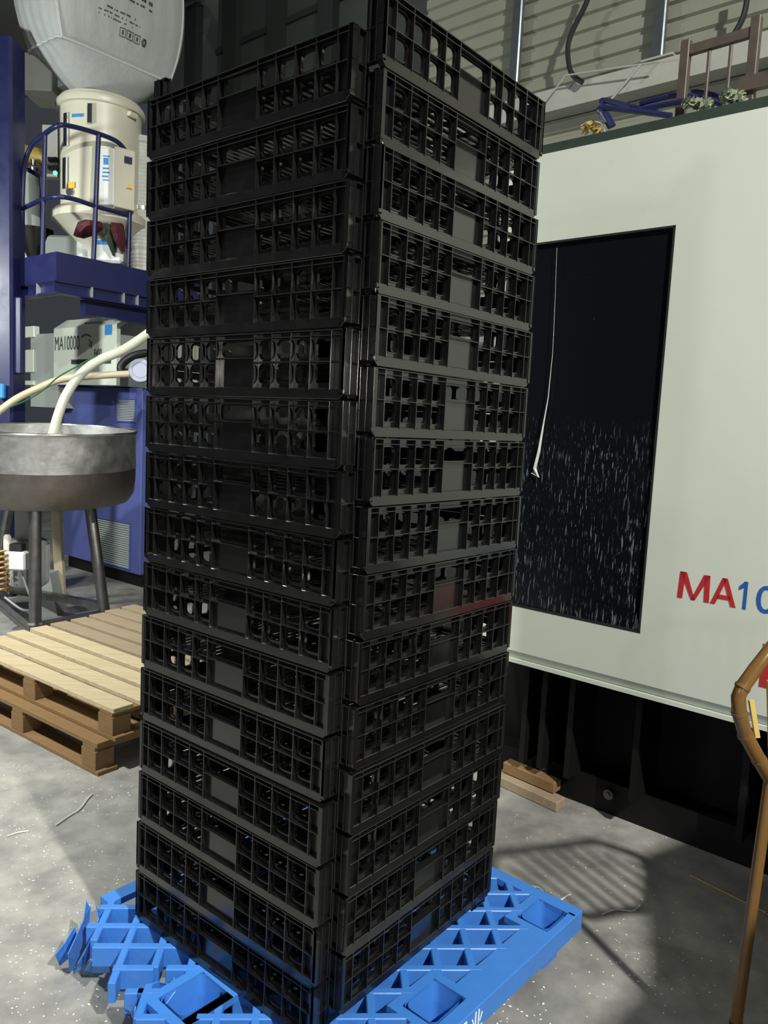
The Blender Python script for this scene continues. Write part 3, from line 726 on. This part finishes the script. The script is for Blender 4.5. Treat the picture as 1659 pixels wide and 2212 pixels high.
for i, j, f in ((0, 1, .86), (1, 2, .80), (2, 0, .86)):
    A, B = onl(i, f), onl(j, f); d_ = (B - A).normalized(); sd = d_.cross(Z).normalized()
    MB().box(A - sd * .03 - Z * .025, B - A, sd * .06, Z * .05).build('brace', 'steel_pipe', tub)
# drive and loose parts under the tub
mg = thing('gear_motor', 'grey gear motor under the steel tub', 'motor', DC + V((-.12, -.05, .30)))
MB().lathe(DC + V((-.12, -.05, .30)), [(.10, 0), (.13, .02), (.13, .34), (.09, .36), (.09, .6)], 20).build('motor_body', 'grey_plastic', mg, smooth=True)
for k_ in range(10):
    an = R(k_ * 36); MB().cbox(DC + V((-.12, -.05, .47)) + V((math.cos(an), math.sin(an), 0)) * .137, .02, .01, .28, V((math.cos(an), math.sin(an), 0)), V((-math.sin(an), math.cos(an), 0))).build('cooling_fin', 'grey_plastic', mg)
A = px(38, 1210, 5.3); eb = thing('junction_box', 'white junction box with capacitor under the steel tub', 'electrical box', A - Z * .07)
MB().cbox(A, .145, .1, .13).build('housing', 'pale_box', eb, bevel=.012)
MB().lathe(px(16, 1178, 5.3), [(.026, -.03), (.026, .06), (.016, .075)], 14).build('capacitor', 'cream', eb, smooth=True)
MB().cbox(px(38, 1182, 5.3), .08, .07, .05).build('terminal_cover', 'cable_black', eb)
cpts = [px(2, 1280, 5.25) + V((math.cos(t_ * .7) * .05, math.sin(t_ * .7) * .05, t_ * .0042)) for t_ in range(0, 72)]
single(MB().tube(cpts, .009, 6), 'coiled_hose', 'coil_rust', 'rust-coloured coiled hose under the tub at the left edge', 'hose', smooth=True)
single(MB().tube(smoothpath([px(45, 1232, 5.3), px(58, 1270, 5.3), px(72, 1310, 5.3), px(50, 1318, 5.2), px(10, 1290, 5.2)], 6), .008, 6), 'motor_cable', 'grey_plastic', 'thin grey cable sagging from the junction box', 'cable', smooth=True)
A, B = px(118, 1090, 6.1), px(130, 1258, 6.1); B.z = 0; single(MB().box(B - V((.025, .02, 0)), (.07, 0, 0), (0, .05, 0), A - B), 'flat_post', 'hose_beige', 'beige flat post behind the front tub leg', 'post', bevel=.004)
A = px(108, 1262, 6.0); single(MB().hexa([V((A.x - .08, A.y - .1, 0)), V((A.x + .1, A.y - .1, 0)), V((A.x + .1, A.y + .1, 0)), V((A.x - .08, A.y + .1, 0)), A + V((-.05, -.08, .1)), A + V((.03, -.08, .1)), A + V((.03, .08, .1)), A + V((-.05, .08, .1))]), 'foot_block', 'unit_grey', 'grey-green foot block under the steel tub', 'block')

# ================================================================== far machine: cabinet, injection unit, platform
M2 = px(308, 838, 7.0); M2.z = 0                       # right front corner of the cabinet
VN = V((VV.y, -VV.x, 0)); VN = VN if VN.y < 0 else -VN  # outward normal of faces that run along VV  (= -U)
UN = -VV                                                # outward normal of faces that run along U
cab = thing('blue_cabinet', 'blue steel machine cabinet with two louvred vents', 'cabinet', M2 + VV * .6 + U * .4)
cz = px(308, 838, 7.0).z
MB().box(M2 + Z * .12, VV * 1.35, U * .22, Z * (cz - .12)).build('body', 'blue_cabinet', cab, bevel=.006)
MB().box(M2 + VV * .02 + U * .04, VV * 1.3, U * .17, Z * .12).build('plinth', 'machine_dark', cab)
def onc(x, y, o=0): return pp(x, y, M2 + VN * o, VN)
def vent(x0, y0, x1, y1, n, mt='slat_grey'):
    A, B = onc(x0, y0), onc(x1, y1); t1_, t0_ = A.z, B.z; s0, s1 = (A - M2).dot(VV), (B - M2).dot(VV)
    fr = MB(); e = .012
    for (a0, a1, b0, b1) in ((s1 - e, s0 + e, t0_ - e, t0_), (s1 - e, s0 + e, t1_, t1_ + e), (s0, s0 + e, t0_, t1_), (s1 - e, s1, t0_, t1_)):
        fr.box(M2 + VV * a0 + Z * b0, VV * (a1 - a0), VN * .014, Z * (b1 - b0))
    vo = fr.build('vent', 'blue_cabinet', cab)
    hh = (t1_ - t0_) / n
    for i in range(n):
        zz = t0_ + i * hh; a = M2 + VV * s1 + Z * zz
        MB().hexa([a + VN * .012, a + VV * (s0 - s1) + VN * .012, a + VV * (s0 - s1) + VN * .010, a + VN * .010,
                   a + VN * .003 + Z * hh * .62, a + VV * (s0 - s1) + VN * .003 + Z * hh * .62, a + VV * (s0 - s1) + VN * .001 + Z * hh * .62, a + VN * .001 + Z * hh * .62]).build('slat', mt, vo)
vent(256, 862, 293, 910, 13); vent(212, 1118, 281, 1228, 20)
MB().cbox(onc(276, 1058, .01), .09, .04, .03, VV, VN).build('latch', 'cable_black', cab)

UPt = px(252, 760, 6.9); uo = V((UPt.x, UPt.y, 0))
uz0, uz1, uz2 = px(248, 832, 6.9).z, px(254, 700, 6.9).z, px(262, 676, 6.9).z
inj = thing('injection_unit', 'white injection unit hood with green model lettering above the blue cabinet', 'machine', uo + VV * .5 + U * .4 + Z * (uz0 - .02))
def un(a, b, z): return uo + VV * a + U * b + Z * z
hood = MB(); UL = 1.08
sec = [(0, uz0), (0, uz1), (.13, uz2), (.95, uz2), (.95, uz0)]; ins = [(.035, uz0), (.035, uz1 - .02), (.145, uz2 - .035), (.915, uz2 - .035), (.915, uz0)]
for i in range(4):
    q = [sec[i], sec[i + 1], ins[i + 1], ins[i]]
    hood.prism([un(0, *p) for p in q], VV * UL)
hd = hood.build('hood', 'machine_white', inj)
MB().box(un(.10, .04, uz0), VV * .5, U * .86, Z * (uz2 - uz0 - .05)).build('inner_casing', 'unit_grey', inj)
MB().box(un(UL + .002, .05, uz0 - .22), VV * .55, U * .6, Z * (uz1 - uz0 + .19)).build('rear_casing', 'unit_grey', inj)
for (x0, y0, x1, y1) in ((47, 706, 73, 728), (47, 756, 72, 804), (28, 822, 72, 832)):
    A, B = pp(x0, y0, uo + U * .03, VN), pp(x1, y1, uo + U * .03, VN); sa, sb = (A - uo).dot(VV), (B - uo).dot(VV)
    MB().box(un(sb, .03, B.z), VV * (sa - sb), U * .06, Z * (A.z - B.z)).build('cover_plate', 'machine_white', inj, bevel=.004)
A = pp(118, 757, uo, VN); sA = (A - uo).dot(VV)
text('MA10000', 'lettering', 'dark_print', un(sA, -.002, A.z), -VV, Z, .185, hd, scx=.62, label='dark green lettering MA10000')
A = pp(192, 748, uo, VN); text('2g', 'lettering', 'brown_steel', un((A - uo).dot(VV), -.002, A.z), -VV, Z, .09, hd, scx=.7, label='small 2g beside the model number')
A = pp(203, 772, uo, VN); text('8400', 'lettering', 'dark_print', un((A - uo).dot(VV), -.002, A.z), -VV, Z, .11, hd, scx=.6, label='pale numerals 8400')
for k_ in range(8):
    an = R(150 - k_ * 16); A = pp(187 + 11 * math.cos(an), 733 - 10 * math.sin(an), uo, VN)
    MB().cbox(A + VN * .002, .014, .002, .014, VV, VN).build('emblem_dot', 'dark_print', hd)
A, B = pp(227, 702, uo, VN), pp(242, 723, uo, VN); sa, sb = (A - uo).dot(VV), (B - uo).dot(VV)
MB().box(un(sb, -.003, B.z), VV * (sa - sb), U * .002, Z * (A.z - B.z)).build('sticker', 'blue_print', hd)
A, B = pp(155, 777, uo, VN), pp(240, 785, uo, VN); sa, sb = (A - uo).dot(VV), (B - uo).dot(VV)
MB().box(un(sb, -.006, B.z), VV * (sa - sb), U * .006, Z * (A.z - B.z)).build('seam_slot', 'dark_interior', hd)
# motor beside the hood
A = px(303, 800, 6.75); mt_ = thing('round_motor', 'round lilac-grey motor end at the opening of the white hood', 'motor', A - Z * .14)
AX = (V((0, 0, A.z)) - V((A.x, A.y, A.z))).normalized(); AX = V((.25, -.97, 0)).normalized()
MB().lathe(A, [(.095, -.22), (.10, -.03), (.10, 0)], 32, AX).build('motor_body', 'grey_plastic', mt_, smooth=True)
MB().lathe(A + AX * .002, [(.097, 0), (.097, .012), (.068, .012), (.066, .006), (.062, .012), (.0, .012)], 40, AX, capt=False).build('end_plate', 'motor_face', mt_, smooth=True)
MB().tube(smoothpath([px(268, 812, 6.7), px(262, 790, 6.7), px(285, 770, 6.75), px(318, 762, 6.8)], 6), .035, 10).build('elbow', 'cable_black', mt_, smooth=True)

# hoses
single(MB().tube(smoothpath([px(345, 700, 6.3), px(318, 722, 6.3), px(268, 755, 6.3), px(215, 778, 6.3), px(175, 808, 6.3), px(145, 850, 6.25), px(128, 890, 6.2), px(116, 930, 6.1), px(108, 960, 6.0)], 6), .038, 12), 'feed_hose', 'hose_clear', 'thick pale translucent hose curving down into the steel tub', 'hose', 'pale hoses at the far machine', smooth=True)
single(MB().tube(smoothpath([px(278, 808, 6.6), px(200, 812, 6.5), px(130, 820, 6.45), px(80, 840, 6.4), px(35, 862, 6.3), px(-10, 895, 6.2)], 6), .030, 10), 'return_hose', 'hose_beige', 'beige hose running left from the round motor', 'hose', 'pale hoses at the far machine', smooth=True)
single(MB().tube(smoothpath([px(210, 768, 6.2), px(160, 795, 6.2), px(125, 815, 6.2), px(90, 845, 6.2), px(50, 868, 6.15), px(20, 880, 6.1)], 6), .006, 6), 'thin_cable', 'cable_green', 'thin dark green cable looped over the beige hose', 'cable', smooth=True)

# platform with railing
Pc = px(122, 543, 6.2); pz_t = Pc.z; po = V((Pc.x, Pc.y, 0))
pz_m, pz_b = px(122, 606, 6.2).z, px(122, 632, 6.2).z
plat = thing('work_platform', 'dark blue steel platform with tubular guard rail', 'platform', po + U * 1 + VV * .3 + Z * pz_b)
def pf(a, b, z): return po + U * a + VV * b + Z * z
lv = (pp(40, 558, Pc, UN.cross(Z) if False else V((U.x, U.y, 0)) * -1) - Pc).dot(VV)
LVP, LUP = max(.5, lv), 1.35
fas = MB(); fas.box(pf(0, 0, pz_m), U * LUP, VV * .012, Z * (pz_t - pz_m)); fas.box(pf(0, .012, pz_m), VV * LVP, U * .012, Z * (pz_t - pz_m))
fas.build('fascia', 'blue_paint', plat)
MB().box(pf(.012, .012, pz_m + .03), U * (LUP - .02), VV * LVP, Z * .02).build('deck', 'blue_paint', plat)
chn = MB(); chn.box(pf(0, .03, pz_b), U * LUP, VV * .01, Z * (pz_m - pz_b)); chn.box(pf(.0, 0, pz_b), U * LUP, VV * .09, Z * .012); chn.box(pf(.03, .04, pz_b), VV * LVP, U * .01, Z * (pz_m - pz_b)); chn.box(pf(0, .09, pz_b), VV * (LVP - .05), U * .09, Z * .012)
chn.build('edge_channel', 'blue_paint', plat)
for x in (198, 267, 297):
    a_ = (pp(x, 640, Pc, UN) - Pc).dot(U); MB().box(pf(a_, 0, pz_b), U * .012, VV * .06, Z * (pz_m - pz_b)).build('stiffener', 'slat_grey', plat)
for x in (38, 80):
    a_ = (pp(x, 640, Pc, VN) - Pc).dot(VV); MB().box(pf(0, a_, pz_b), VV * .012, U * .06, Z * (pz_m - pz_b)).build('stiffener', 'slat_grey', plat)
MB().box(pf(.3, .1, pz_b - .12), U * .95, VV * .08, Z * .12).build('support_beam', 'blue_paint', plat)
def rU(x, y): return pp(x, y, Pc + VV * .03, UN)
def rV(x, y): return pp(x, y, Pc + U * .03, VN)
rr = .019
rail = [rV(42, 562), rV(48, 440), rV(52, 365), rV(66, 318), rV(96, 290), rV(124, 272), rU(150, 272), rU(200, 285), rU(246, 302), rU(268, 322), rU(281, 352), rU(281, 420), rU(276, 585)]
MB().tube(smoothpath(rail, 4), rr, 10).build('top_rail', 'blue_paint', plat, smooth=True)
MB().tube(smoothpath([rV(46, 452), rV(90, 432), rV(122, 425), rU(160, 430), rU(205, 445), rU(277, 465)], 4), rr * .95, 10).build('mid_rail', 'blue_paint', plat, smooth=True)
MB().tube([rV(92, 556), rV(97, 292)], rr, 10).build('rail_post', 'blue_paint', plat, smooth=True)
MB().tube([rU(202, 562), rU(213, 288)], rr, 10).build('rail_post', 'blue_paint', plat, smooth=True)
MB().tube(smoothpath([px(30, 600, 6.9), px(30, 380, 6.9), px(45, 362, 6.9), px(80, 378, 6.9), px(90, 400, 6.9), px(92, 560, 6.9)], 4), rr, 8).build('rear_rail', 'blue_paint', plat, smooth=True)
# blue column at the left edge
A, B = px(-40, 70, 6.42), px(24, 70, 6.42)
clm = thing('blue_column', 'dark blue steel column at the left edge of the photograph', 'column', V(((A.x + B.x) / 2, 6.5, 0)))
MB().box(V((A.x, 6.42, .0)), V((B.x - A.x - .0, 0, 0)), V((0, .25, 0)), Z * (A.z)).build('shaft', 'blue_paint', clm, bevel=.02)
A, B = px(24, 640, 6.46), px(46, 808, 6.46)
MB().box(V((A.x, 6.46, B.z)), V((B.x - A.x, 0, 0)), V((0, .08, 0)), Z * (A.z - B.z)).build('gusset_plate', 'blue_paint', clm, bevel=.01)
q = px(2, 845, 6.38); MB().cbox(q, .07, .05, .12).build('cable_box', 'blue_print', clm, bevel=.01)

# hopper dryer
HY = 6.95; hs = HY / F
def hz(y): return px(218, y + 20, HY).z
hc = px(218, 300, HY); hc.z = 0
hop = thing('hopper_dryer', 'cream cylindrical hopper dryer with cone bottom on the blue platform', 'hopper', hc + Z * hz(565))
def lat_(prof, nm, mt): return MB().lathe(hc, [(r_ * hs, hz(y_)) for r_, y_ in prof], 48).build(nm, mt, hop, smooth=True)
lat_([(78, 442), (80, 232), (80, 228)], 'barrel', 'cream')
lat_([(80, 231), (86, 229), (88, 221), (86, 215), (82, 213), (80, 207), (0.5, 200)], 'lid', 'cream')
lat_([(26, 562), (28, 530), (45, 508), (88, 470), (94, 466), (94, 450), (88, 444), (78, 441)], 'cone', 'cream')
def onh(x, y, d=.0):    # point on the front of the barrel
    r0 = ray(x, y); rb = 80 * hs + d; ox = V((0, 0)) - V((hc.x, hc.y)); dx_ = V((r0.x, r0.y))
    a_, b_, c_ = dx_.dot(dx_), 2 * ox.dot(dx_), ox.dot(ox) - rb * rb; dsc = max(0, b_ * b_ - 4 * a_ * c_)
    t_ = (-b_ - math.sqrt(dsc)) / (2 * a_); return EYE + r0 * t_
def hplate(x0, y0, x1, y1, nm, mt, th=.02):
    A, B = onh(x0, y0, .004), onh(x1, y1, .004); X_ = V((B.x - A.x, B.y - A.y, 0)); n_ = V((X_.y, -X_.x, 0)).normalized(); n_ = n_ if n_.y < 0 else -n_
    return MB().box(V((A.x, A.y, B.z)), X_, n_ * th, Z * (A.z - B.z)).build(nm, mt, hop, bevel=.003)
hplate(190, 224, 200, 268, 'latch', 'steel_rim'); hplate(141, 246, 148, 316, 'sight_glass', 'steel_rim'); hplate(139, 342, 146, 408, 'sight_glass', 'steel_rim')
hplate(148, 394, 161, 406, 'warning_label', 'yellow_sign', .003); hplate(274, 240, 290, 258, 'bracket', 'cream', .04); hplate(155, 246, 180, 252, 'small_label', 'blue_print', .003)
MB().lathe(onh(152, 416), [(.03, 0), (.03, .02)], 14, V((0, -1, 0))).build('port', 'steel_rim', hop)
# control box on the hopper
BX = px(214, 372, 6.58); bx0 = V((BX.x, BX.y, 0))
cbz1, cbz0 = px(214, 318, 6.58).z, px(214, 441, 6.58).z
ctl = thing('control_box', 'pale grey control box with printed label mounted on the hopper', 'control box', bx0 + V((.12, .1, cbz0)))
CX, CYv = V((.93, -.37, 0)).normalized(), V((.37, .93, 0)).normalized()
MB().box(bx0 + Z * cbz0, V((.118, .0, 0)), CYv * .22, Z * (cbz1 - cbz0)).build('door', 'pale_box', ctl, bevel=.006)
MB().box(bx0 + V((.122, 0.004, cbz0 - .01)), V((.135, .11, 0)), V((-.06, .14, 0)), Z * (cbz1 - cbz0 + .03)).build('side', 'cream', ctl, bevel=.006)
for (u0, u1, v0, v1) in ((.035, .075, .70, .82), (.03, .085, .84, .86), (.03, .08, .62, .65), (.03, .085, .55, .58), (.025, .075, .48, .51), (.03, .08, .42, .44)):
    hh = cbz1 - cbz0; MB().box(bx0 + V((u0, -.002, cbz0 + hh * v0)), V((u1 - u0, 0, 0)), V((0, .001, 0)), Z * hh * (v1 - v0)).build('label_print', 'blue_print', ctl)
q = bx0 + V((.205, .055, cbz0 + .155)); MB().prism([q, q + V((.04, .028, 0)), q + V((.02, .014, .04))], V((.002, -.003, 0))).build('warning_triangle', 'yellow_sign', ctl)
q = bx0 + V((.19, .042, cbz0 + .40)); MB().box(q, V((.05, .04, 0)), V((.002, -.003, 0)), Z * -.05).build('blue_label', 'blue_paint', ctl)
# small panel and LED left of the hopper
A = px(112, 330, 6.9); sp = thing('dryer_panel', 'small white control panel with green lamp left of the hopper', 'control panel', A - Z * .2)
MB().cbox(A, .13, .1, .42).build('panel', 'pale_box', sp, bevel=.006)
MB().lathe(px(120, 374, 6.6), [(.016, 0), (.016, .012)], 12, V((0, -1, 0))).build('indicator_lamp', 'green_led', sp)
for i_ in range(6):
    q = px(108 + (i_ % 3) * 7, 345 + (i_ // 3) * 18, 6.8); MB().cbox(q, .022, .05, .03).build('terminal', 'cable_black', sp)
# flexible white duct right of the hopper
dp = [px(306, y, 7.05) for y in range(300, 600, 4)]
single(MB().tube(dp, .09, 20, rs=[.096 + (.006 if i_ % 2 else 0) + (.012 if y_ < 4 else 0) - (.012 if 60 < y_ < 62 else 0) for i_, y_ in enumerate(range(len(dp)))]), 'flexible_duct', 'duct_white', 'white wrinkled flexible duct beside the hopper', 'duct', smooth=True)
MB_ = MB().tube([px(306, 450, 7.05), px(306, 458, 7.05)], .105, 24); single(MB_, 'duct_clamp', 'steel_rim', 'metal clamp band round the white duct', 'clamp', smooth=True)
dp2 = [px(183, y, 6.9) for y in range(508, 575, 3)]
single(MB().tube(dp2, .06, 16, rs=[.062 + (.005 if i_ % 2 else 0) for i_ in range(len(dp2))]), 'outlet_sleeve', 'duct_white', 'white pleated sleeve under the hopper cone', 'sleeve', smooth=True)
# sack and cloths
A = px(236, 520, 6.8); sk_ = thing('paper_sack', 'white and blue paper sack standing on the platform', 'sack', A - Z * .17)
mbs = MB(); mbs.cbox(A, .26, .12, .38); mbs.build('sack_body', 'pale_box', sk_, bevel=.02)
MB().cbox(A + V((0, -.062, -.03)), .238, .002, .035).build('blue_band', 'blue_print', sk_); MB().cbox(A + V((-.06, -.062, .1)), .06, .002, .07).build('blue_mark', 'blue_print', sk_)
def cloth(name, pts, mt, lb, Y, seed):
    r_ = random.Random(seed); c_ = V((0, 0, 0)); P_ = [px(x, y, Y + r_.uniform(-.05, .03)) for x, y in pts]
    for p in P_: c_ += p
    c_ /= len(P_); c_.y -= .08; ring2 = [p.lerp(c_, .5) + V((0, -.05, r_.uniform(-.02, .02))) for p in P_]; n = len(P_)
    bk = [p + V((0, .06, 0)) for p in P_]
    mb = MB().add([c_] + ring2 + P_ + bk, [(0, 1 + i, 1 + (i + 1) % n) for i in range(n)] + [(1 + i, 1 + n + i, 1 + n + (i + 1) % n, 1 + (i + 1) % n) for i in range(n)] + [(1 + n + i, 1 + 2 * n + i, 1 + 2 * n + (i + 1) % n, 1 + n + (i + 1) % n) for i in range(n)] + [tuple(1 + 2 * n + i for i in range(n))])
    return single(mb, name, mt, lb, 'cloth', smooth=True)
cloth('hanging_cloth', [(158, 508), (168, 480), (185, 474), (215, 478), (218, 490), (200, 504), (175, 512)], 'maroon_cloth', 'maroon cloth draped over the cone bottom of the hopper', 6.55, 1)
cloth('hanging_cloth', [(214, 476), (240, 474), (249, 500), (243, 552), (236, 525), (224, 500)], 'green_cloth', 'grey-green rag hanging in front of the paper sack', 6.72, 2)
cloth('hanging_cloth', [(240, 480), (262, 482), (268, 520), (264, 543), (248, 525), (242, 500)], 'maroon_cloth', 'second maroon rag hanging at the right of the paper sack', 6.70, 3)
# equipment left of the hopper on the platform
A = px(66, 420, 7.6); h2 = thing('small_hopper', 'small grey hopper behind the rail at the left', 'hopper', A - Z * .45)
MB().lathe(px(64, 440, 7.6) - Z * .0, [(.10, -.28), (.13, -.25), (.13, .16), (.11, .19), (.11, .3)], 24).build('barrel', 'unit_grey', h2, smooth=True)
MB().lathe(px(76, 500, 7.5), [(.05, -.3), (.16, -.02), (.16, .02)], 24).build('cone', 'machine_dark', h2, smooth=True)
MB().tube([px(20, 322, 7.6), px(110, 345, 7.6)], .075, 12).build('yellow_pipe', 'yellow_paint', h2, smooth=True)
MB().lathe(px(73, 358, 7.5), [(.03, -.06), (.04, -.02), (.02, .0), (.03, .05)], 14).build('valve', 'steel_rim', h2, smooth=True)
A = px(115, 545, 7.6); single(MB().cbox(A, .9, .3, .26), 'grey_crate', 'unit_grey', 'low grey case on the platform behind the rail', 'case', bevel=.02)

# jumbo bag
Qb = px(119, 66, 6.35); Lb, Wb, Hb = 1.14, .60, 1.15
for i_ in range(30):
    a_, b_ = .6, 1.6
BC = Qb + U * Lb / 2 + VV * Wb / 2
bag = thing('bulk_bag', 'big white woven bulk bag hanging above the hopper', 'bag', BC - Z * .2)
NB = 22
def bagp(i, j, k):      # -1..1 cube -> bulged bag
    x, y, z = i, j, k
    bu = 1 + .16 * (1 - x * x * .0 - z * z) * 0
    fx = x * Lb / 2 * (1 + .10 * (1 - z * z)) * (1 if abs(x) < 1 else 1); fy = y * Wb / 2 * (1 + .10 * (1 - z * z)); fz = (z + 1) * Hb / 2
    if abs(x) >= .999: fx += math.copysign(.07 * (1 - y * y) * (1 - z ** 4), x)
    if abs(y) >= .999: fy += math.copysign(.07 * (1 - x * x) * (1 - z ** 4), y)
    cr_ = abs(x * y) ** 6; fx *= 1 - .06 * cr_; fy *= 1 - .06 * cr_
    if z <= -.999: fz -= .33 * (1 - x * x) * (1 - y * y)
    if z < 0: sh = 1 - .08 * (z * z); fx *= sh; fy *= sh
    w_ = .006 * math.sin(x * 23 + z * 3) * (1 - z * z) + .005 * math.sin(y * 19 + z * 5)
    return BC + U * (fx + w_) + VV * (fy + w_) + Z * fz
mb = MB()
for ax in range(3):
    for sg in (-1, 1):
        g_ = [[None] * (NB + 1) for _ in range(NB + 1)]; vs = []
        for a_ in range(NB + 1):
            for b_ in range(NB + 1):
                c_ = [0, 0, 0]; c_[ax] = sg; c_[(ax + 1) % 3] = -1 + 2 * a_ / NB; c_[(ax + 2) % 3] = -1 + 2 * b_ / NB; vs.append(bagp(*c_))
        mb.add(vs, [(a_ * (NB + 1) + b_, (a_ + 1) * (NB + 1) + b_, (a_ + 1) * (NB + 1) + b_ + 1, a_ * (NB + 1) + b_ + 1) for a_ in range(NB) for b_ in range(NB)])
mb.build('bag_body', 'bag_fabric', bag, smooth=True)
for pth in ([bagp(-1 + 2 * i_ / 24, -1, -1) for i_ in range(25)], [bagp(-1, -1 + 2 * i_ / 24, -1) for i_ in range(25)], [bagp(-1, -1, -1 + 2 * i_ / 24) for i_ in range(25)], [bagp(1, -1, -1 + 2 * i_ / 24) for i_ in range(25)]):
    MB().tube(pth, .011, 6).build('seam', 'bag_seam', bag, smooth=True)
MB().tube([bagp(.05, .05, -1) + Z * .05, bagp(.05, .05, -1) - Z * .12, bagp(.05, .05, -1) - Z * .3], .15, 20, rs=[.24, .17, .14]).build('spout', 'bag_fabric', bag, smooth=True)
# print on the bag's long face
def bprint(x, z): return bagp(x, -1, z) + UN * .006
def bar_(x0, x1, z0, z1, nm='print'):
    n = max(2, int((x1 - x0) * 16)); top = [bprint(x0 + (x1 - x0) * i_ / n, z1) for i_ in range(n + 1)]; bot = [bprint(x0 + (x1 - x0) * i_ / n, z0) for i_ in range(n + 1)]
    return MB().add(bot + top, [(i_, i_ + 1, n + 2 + i_, n + 1 + i_) for i_ in range(n)])
r_ = random.Random(11)
pr = MB()
def bits(x0, x1, z0, h_, step, fill=.7):
    x = x0
    while x < x1:
        w__ = step * r_.uniform(.35, 1.0)
        if r_.random() < fill:
            q = bar_(x, min(x + w__ * .8, x1), z0, z0 + h_); k0 = len(pr.v); pr.v += q.v; pr.f += [tuple(i_ + k0 for i_ in f_) for f_ in q.f]
        x += w__
bits(-.30, .12, -.46, .022, .03); bits(-.42, .22, -.52, .016, .03, .6); bits(-.42, .22, -.575, .016, .03, .6); bits(.0, .36, -.17, .05, .05, .8); bits(-.05, .36, -.25, .025, .035, .7)
pr.build('print_lines', 'dark_print', bag)['kind'] = 'stuff'
for k_ in range(3):
    x0 = -.10 + k_ * .115; fr_ = MB()
    for (a0, a1, b0, b1) in ((x0, x0 + .1, -.73, -.722), (x0, x0 + .1, -.63, -.622), (x0, x0 + .008, -.73, -.622), (x0 + .092, x0 + .1, -.73, -.622), (x0 + .035, x0 + .065, -.70, -.65)):
        q = bar_(a0, a1, b0, b1); k0 = len(fr_.v); fr_.v += q.v; fr_.f += [tuple(i_ + k0 for i_ in f_) for f_ in q.f]
    fr_.build('pictogram', 'dark_print', bag)
MB().tube([bprint(.30 + .028 * math.cos(R(t_)), -.68 + .045 * math.sin(R(t_))) for t_ in range(0, 360, 60)], .008, 6, closed=True).build('recycling_mark', 'dark_print', bag)

# ================================================================== floor litter
r_ = random.Random(21)
def pellets(name, n, region, lb, size=(.0014, .003)):
    mb = MB()
    for _ in range(n):
        x, y = region(r_); p = pz(x, y, 0); s_ = r_.uniform(*size); an = r_.uniform(0, 6.28)
        X_ = V((math.cos(an), math.sin(an), 0)) * s_ * r_.uniform(1, 2.0); Y_ = V((-math.sin(an), math.cos(an), 0)) * s_
        mb.add([p + X_ + Z * s_ * .5, p + Y_ + Z * s_ * .5, p - X_ + Z * s_ * .5, p - Y_ + Z * s_ * .5, p + Z * s_ * 1.1, p + Z * .0002], [(0, 1, 4), (1, 2, 4), (2, 3, 4), (3, 0, 4), (1, 0, 5), (2, 1, 5), (3, 2, 5), (0, 3, 5)])
    return single(mb, name, 'pellet', lb, 'plastic pellets', kind='stuff')
pellets('plastic_pellets', 420, lambda r: (r.uniform(0, 310), 1650 + 560 * r.random() ** 1.3), 'white plastic pellets scattered over the floor at the left')
pellets('plastic_pellets', 110, lambda r: (r.gauss(1400, 90), r.gauss(2070, 60)), 'white plastic pellets scattered in the dark at the right')
pellets('plastic_pellets', 60, lambda r: (r.uniform(1090, 1500), r.uniform(1730, 1950)), 'sparse white pellets on the striped floor before the machine')
pellets('plastic_pellets', 30, lambda r: (r.uniform(1060, 1190), r.uniform(2130, 2212)), 'white pellets beside the lettered pallet edge', (.0018, .0038))
def wire(pts, r0, mt, lb, nm='plastic_strip', cat='strip'):
    return single(MB().tube(smoothpath([pz(x, y, .004) for x, y in pts], 6), r0, 6), nm, mt, lb, cat, smooth=True)
wire([(120, 1783), (150, 1762), (172, 1748), (190, 1725), (200, 1715)], .004, 'film', 'twisted pale plastic strip on the floor before the timber pallets')
wire([(15, 1806), (40, 1798), (62, 1795)], .003, 'film', 'short white plastic strip on the floor at the left edge')
wire([(1150, 1915), (1165, 1918), (1176, 1930)], .003, 'film', 'pale curled strip behind the pallet corner')
wire([(1210, 1945), (1225, 1935), (1232, 1932)], .003, 'film', 'short pale strip end sticking out at the pallet corner')
wire([(1300, 1975), (1330, 1965), (1365, 1968), (1382, 1955)], .002, 'film', 'thin wavy thread on the striped floor')
wire([(1490, 1890), (1540, 1915), (1600, 1945), (1655, 1972)], .003, 'straw', 'long straw-coloured stick on the dark floor by the machine', 'thin_stick', 'stick')

# pale ducting behind the bulk bag
A, B = px(40, 112, 8.6), px(112, 196, 8.6)
dk = thing('air_duct', 'pale grey air duct high up behind the bulk bag', 'duct', V(((A.x + B.x) / 2, 8.8, B.z)))
MB().box(V((A.x, 8.6, B.z)), V((B.x - A.x, 0, 0)), V((0, .5, 0)), Z * (A.z - B.z)).build('box_section', 'girt', dk, bevel=.01)
A, B = px(104, 130, 8.7), px(330, 60, 8.7)
MB().hexa([A - Z * .3, B - Z * .3, B - Z * .3 + V((0, .4, 0)), A - Z * .3 + V((0, .4, 0)), A, B, B + V((0, .4, 0)), A + V((0, .4, 0))]).build('sloping_section', 'unit_grey', dk)
